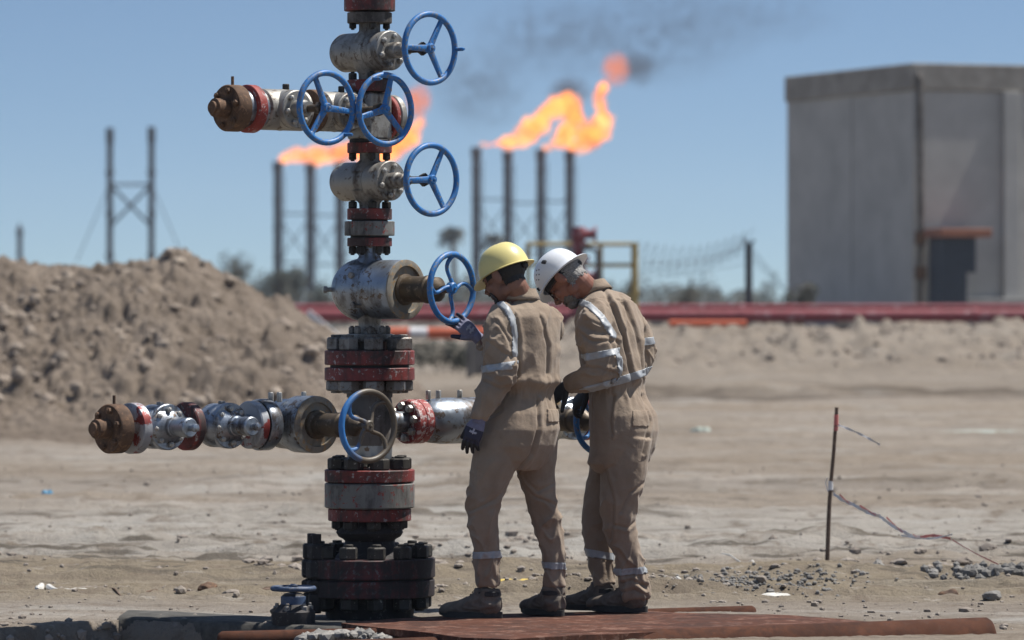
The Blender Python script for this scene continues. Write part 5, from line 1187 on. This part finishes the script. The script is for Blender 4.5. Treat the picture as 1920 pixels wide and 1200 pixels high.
def flame(chains, D, label, mat='flame', seed=1):
    Y = D-D0; s = D/F; mb = MB()
    for ch in chains:
        pts = [at(px, py, Y+2*math.sin(i*1.3)) for i, (px, py, r_) in enumerate(ch)]; rr = [r_*s for _, _, r_ in ch]
        p, r_ = refine(pts, rr, 5); p, r_ = p, r_
        for q, k in zip(p[::2], r_[::2]): mb.ell(q, k, k, k, nu=14, nv=8)
        limb(mb, pts, [x*.9 for x in rr], 4, 14)
    me = fuse(mb, .12, 2); co, no = mesh_np(me); n = fbm(co[:, 0]*.9+seed, co[:, 1]*.9, co[:, 2]*.9, 4, .6); n2 = fbm(co[:, 0]*.35, co[:, 1]*.35, co[:, 2]*.5+seed, 3)
    co = co+no*(.75*n+.45*n2-.05)[:, None]+np.array([1, 0, .8])*(.5*np.maximum(0, fbm(co[:, 0]*1.3, co[:, 1]*.8, co[:, 2]*1.3+seed, 3)))[:, None]; put(me, co); o = meshobj('flame', me, M[mat]); return tag(o, label, 'flame')
flame([[(896, 275, 3.66), (915, 273, 4.88), (940, 270, 10.98), (962, 262, 18.3), (985, 250, 24.4), (1008, 232, 20.74), (1030, 212, 17.08), (1048, 196, 18.3), (1068, 190, 17.08), (1080, 198, 12.2)],
       [(1016, 281, 6.1), (1036, 276, 14.64), (1056, 258, 15.86), (1066, 236, 15.86), (1074, 215, 14.64), (1062, 196, 14.64)], [(1030, 205, 15.86), (1010, 215, 10.98), (1000, 228, 10.98)],
       [(1070, 280, 6.1), (1084, 270, 17.08), (1106, 262, 23.18), (1122, 246, 20.74), (1130, 226, 17.08), (1128, 205, 13.42), (1122, 188, 13.42), (1124, 172, 10.98), (1128, 164, 6.1)], [(1072, 222, 14.64), (1088, 226, 12.2), (1092, 246, 14.64), (1090, 262, 14.64)]], 400, 'orange flame streaming right from the stacks above the two hard hats')
flame([[(522, 302, 2.44), (540, 297, 7.32), (565, 291, 13.42), (600, 289, 18.3), (640, 286, 20.74), (680, 282, 23.18), (720, 278, 25.62), (752, 268, 26.84), (775, 250, 20.74), (788, 232, 10.98), (792, 218, 4.88)], [(582, 303, 6.1), (606, 296, 12.2), (640, 292, 14.64)]], 400, 'orange flame streaming right behind the wellhead column', seed=5)
# smoke
def smoke(px, py, rx, ry, D, dens, seed, label, tilt_=0, col=(.10, .10, .11), glow=None, name='smoke'):
    m, nt, out = new('drifting_smoke'); t_ = nt.nodes.new('ShaderNodeTexCoord'); ob = t_.outputs['Object']
    gm = nt.nodes.new('ShaderNodeVectorMath'); gm.operation = 'LENGTH'; nt.links.new(ob, gm.inputs[0])
    fall = ramp(nt, gm.outputs['Value'], [(.1, 1.), (.98, 0.)]); mpn = nt.nodes.new('ShaderNodeMapping'); mpn.inputs['Location'].default_value = (seed*3.1, seed, 0); mpn.inputs['Scale'].default_value = (rx/40, 1, ry/40); nt.links.new(ob, mpn.inputs[0])
    n = ramp(nt, noise(nt, mpn.outputs[0], 1.6, 3, .55, .4), [(.36, 0.), (.62, 1.)])
    a = nt.nodes.new('ShaderNodeMath'); a.operation = 'MULTIPLY'; nt.links.new(fall, a.inputs[0]); nt.links.new(n, a.inputs[1]); b = nt.nodes.new('ShaderNodeMath'); b.operation = 'MULTIPLY'; b.inputs[1].default_value = dens; nt.links.new(a.outputs[0], b.inputs[0])
    v = nt.nodes.new('ShaderNodeVolumePrincipled'); v.inputs['Color'].default_value = (*col, 1); nt.links.new(b.outputs[0], v.inputs['Density'])
    if glow: v.inputs['Emission Color'].default_value = (*glow, 1); nt.links.new(b.outputs[0], v.inputs['Emission Strength'])
    nt.links.new(v.outputs[0], out.inputs['Volume'])
    Y = D-D0; s = D/F; mb = MB(); mb.ell((0, 0, 0), 1, 1, 1, nu=32, nv=20); o = mb.build('smoke', m, None, 180, origin=(0, 0, 0)); o.location = at(px, py, Y); o.scale = (rx*s, 4., ry*s); o.rotation_euler = (0, R(tilt_), 0)
    if glow: o.name = 'flame'; return tag(o, label, 'flame')
    return tag(o, label, 'smoke', 'drifting flare smoke', 'stuff')
smoke(1155, 130, 30, 36, 399, 1.0, 2, 'detached puff of flame above the right-hand flare flame', glow=(.62, .15, .04))
smoke(785, 188, 27, 38, 399, 1.0, 12, 'detached puff of flame beside the upper crossing of the wellhead', glow=(.62, .15, .04))
smoke(1030, 70, 170, 95, 420, .17, 1, 'wide grey smoke drifting over the right-hand flare flames')
smoke(1230, 60, 230, 120, 425, .16, 6, 'thin grey smoke spreading right of the detached flame puff')
smoke(1196, 128, 50, 40, 401, .42, 3, 'small dark smoke puff right behind the detached flame puff')
smoke(900, 165, 110, 100, 415, .19, 4, 'grey smoke hanging between the wellhead and the right-hand flames')
smoke(1068, 172, 50, 34, 403, .55, 5, 'dark smoke curling off the top of the arched flame')
smoke(1420, 30, 200, 70, 430, .09, 8, 'thinnest smoke trailing towards the top of the grey building')
# ------------------------------------------------------------ things in the yard
x, y, z = ground_at(1550, 1056); rod = [Vector((x, y, z-.1)), Vector((x+.012, y, z+.25)), Vector((x+.022, y, z+.42)), Vector((x+.040, y, z+.62)), Vector((x+.056, y, z+.86))]
root = empty('marker_rod', (x, y, z), 'thin rusty marker rod with pink tape standing in the sand', 'marker rod'); mb = MB(); mb.tube(refine(rod, [0]*5)[0], refine(rod, [.013, .012, .011, .0105, .010])[1], 8); mb.build('rod', M['wood'], root)
mb = MB(); mb.tube([rod[3]+UP*.14+Vector((.012, 0, 0)), rod[3]+UP*.20+Vector((.014, 0, 0))], [.013, .012], 8); mb.tube([rod[3]+UP*.11+Vector((.01, 0, 0)), rod[3]+UP*.135+Vector((.012, 0, 0))], .0125, 8); mb.build('tape_wrap', M['pinktape'], root)
mb = MB(); mb.tube([rod[2]-UP*.02, rod[2]+UP*.03], .013, 8); mb.tube([rod[2]+Vector((-.02, 0, .05)), rod[2]+Vector((-.028, 0, .02)), rod[2]+Vector((-.015, 0, -.03))], .003, 6); mb.build('tape_wrap', M['whitetape'], root)
def ribbon(name, pts, wd, mat, label, cat, parent=None, twist=2.):
    mb = MB(); rows = []; p, _ = refine(pts, [1]*len(pts), 6)
    for i, q in enumerate(p):
        a = twist*i*.35; e = Vector((0, math.sin(a)*.5, 1)).normalized()*wd*(.55+.45*abs(math.cos(a))); t = Vector((0, .0012, 0)); rows.append([q+e/2-t, q+e/2+t, q-e/2+t, q-e/2-t])
    mb.grid(rows); o = mb.build(name, mat, parent, 30); return tag(o, label, cat)
Yr = y
t0 = empty('barrier_tape', rod[2], 'crumpled red and white barrier tape trailing from the rod to the ground', 'barrier tape')
pp = [(1562, 925), (1600, 946), (1650, 968), (1700, 1000), (1725, 1008)]
for k in range(4):
    a, b = pp[k], pp[k+1]; ribbon('tape_length', [at(a[0], a[1], Yr-.1*k), at((a[0]+b[0])/2, (a[1]+b[1])/2+3, Yr-.1*k-.05), at(b[0], b[1], Yr-.1*k-.1)], .024, M['whitetape'], None, None, t0, 2+k)
    ribbon('tape_length', [at(a[0]+12, a[1]+2, Yr-.1*k), at(b[0]-8, b[1]-2, Yr-.1*k-.1)], .012, M['pinktape'], None, None, t0, 1)
ribbon('tape_length', [at(1725, 1008, Yr-.4), at(1750, 1004, Yr-.5), at(1782, 1010, Yr-.6)], 0.018, M['pinktape'], None, None, t0, 3); ribbon('tape_length', [at(1690, 1004, Yr-.3), at(1740, 1010, Yr-.5), at(1786, 1002, Yr-.6)], .010, M['whitetape'], None, None, t0, 3)
ribbon('tape_length', [at(1785, 1012, Yr-.6), at(1830, 1038, Yr-1.0), at(1880, 1062, Yr-1.6)], .008, M['pinktape'], None, None, t0, 1)
ribbon('loose_tape', [at(1570, 796, Yr), at(1600, 808, Yr-.02), at(1625, 820, Yr-.04), at(1650, 834, Yr-.05)], .014, M['whitetape'], 'thin white tape end blowing right from the top of the rod', 'tape')
def ground_strip(name, pts, wd, mat, label, cat):
    mb = MB(); Pn = []
    for px, py in pts: x, y, z = ground_at(px, py); Pn.append(Vector((x, y, z+wd*.3)))
    p, _ = refine(Pn, [1]*len(Pn), 5)
    for q in p: q.z = float(gz(np.array([q.x]), np.array([q.y]))[0])+wd*.35
    mb.tube(p, [wd*(.5 if i in (0, len(p)-1) else 1)*(.8+.3*math.sin(i)) for i in range(len(p))], 8); return tag(mb.build(name, M[mat]), label, cat)
ground_strip('plastic_strip', [(1205, 1101), (1250, 1100), (1294, 1104)], .009, 'pvc', 'short white plastic strip on the ground right of the second worker', 'plastic strip')
ground_strip('plastic_strip', [(740, 1117), (810, 1113), (880, 1111), (920, 1110)], .007, 'pvc', 'long thin white strip between the base flange and the first boot', 'plastic strip')
ground_strip('twig', [(1325, 1048), (1380, 1052), (1430, 1064), (1475, 1068)], .008, 'pvc', 'pale bent twig lying behind the dark gravel', 'twig')
ground_strip('cable', [(70, 1112), (85, 1104), (105, 1114), (150, 1116), (185, 1112)], .018, 'pvc', 'looped pale cable end lying at the far left of the yard', 'cable')
ground_strip('cable', [(200, 1118), (250, 1122), (320, 1116), (385, 1112), (500, 1108)], .006, 'wood', 'thin dark cable running left from the brown stone', 'cable')
for nm, px, py, w_, d_, h_, mm, lab, ct in (('litter', 966, 1113, .12, .06, .012, 'card', 'crumpled yellow wrapper on the ground between the first worker\'s boots', 'litter'), ('litter', 87, 930, .045, .03, .025, 'bluelit', 'small piece of light blue plastic far out on the sand at left', 'litter'), ('flat_sheet', 1880, 816, .6, .3, .01, 'turq', 'pale green sheet lying far off near the right edge', 'sheet'), ('litter', 1313, 806, .12, .06, .04, 'turq', 'faint pale green scrap on the sand right of the second worker', 'litter'), ('litter', 1452, 1124, .07, .04, .012, 'pvc', 'pale flat scrap behind the short rusty pipe stub', 'litter'), ('wood_scrap', 520, 1107, .10, .04, .012, 'wood', 'flat brown scrap left of the small valve handwheel', 'scrap'), ('wood_scrap', 170, 1104, .08, .03, .012, 'stone', 'pale sliver of wood near the looped cable end', 'scrap')):
    x, y, z = ground_at(px, py); rows = []; mb = MB()
    for s_, zz in ((.3, h_), (.8, h_*.9), (1, h_*.3), (1, -.01)):
        rows.append([Vector((x+w_*s_*math.cos(t*.5236)*(1+.25*math.sin(t*2.1+px)), y+d_*s_*math.sin(t*.5236)*(1+.3*math.sin(t*1.7)), z+zz*(1+.5*math.sin(t*2.6+px)))) for t in range(12)])
    mb.grid(rows); tag(mb.build(nm, M[mm], None, 40), lab, ct)
mb = MB(); mb.box((0, 435, 11.2), 2300, 950, 26); m, nt, out = new('air_haze'); v = nt.nodes.new('ShaderNodeVolumePrincipled'); v.inputs['Color'].default_value = (.78, .88, 1., 1); v.inputs['Density'].default_value = .00024; v.inputs['Anisotropy'].default_value = .2
nt.links.new(v.outputs[0], out.inputs['Volume']); tag(mb.build('haze', m, None, 180), 'thin warm air haze over the plain', 'haze', kind='stuff')
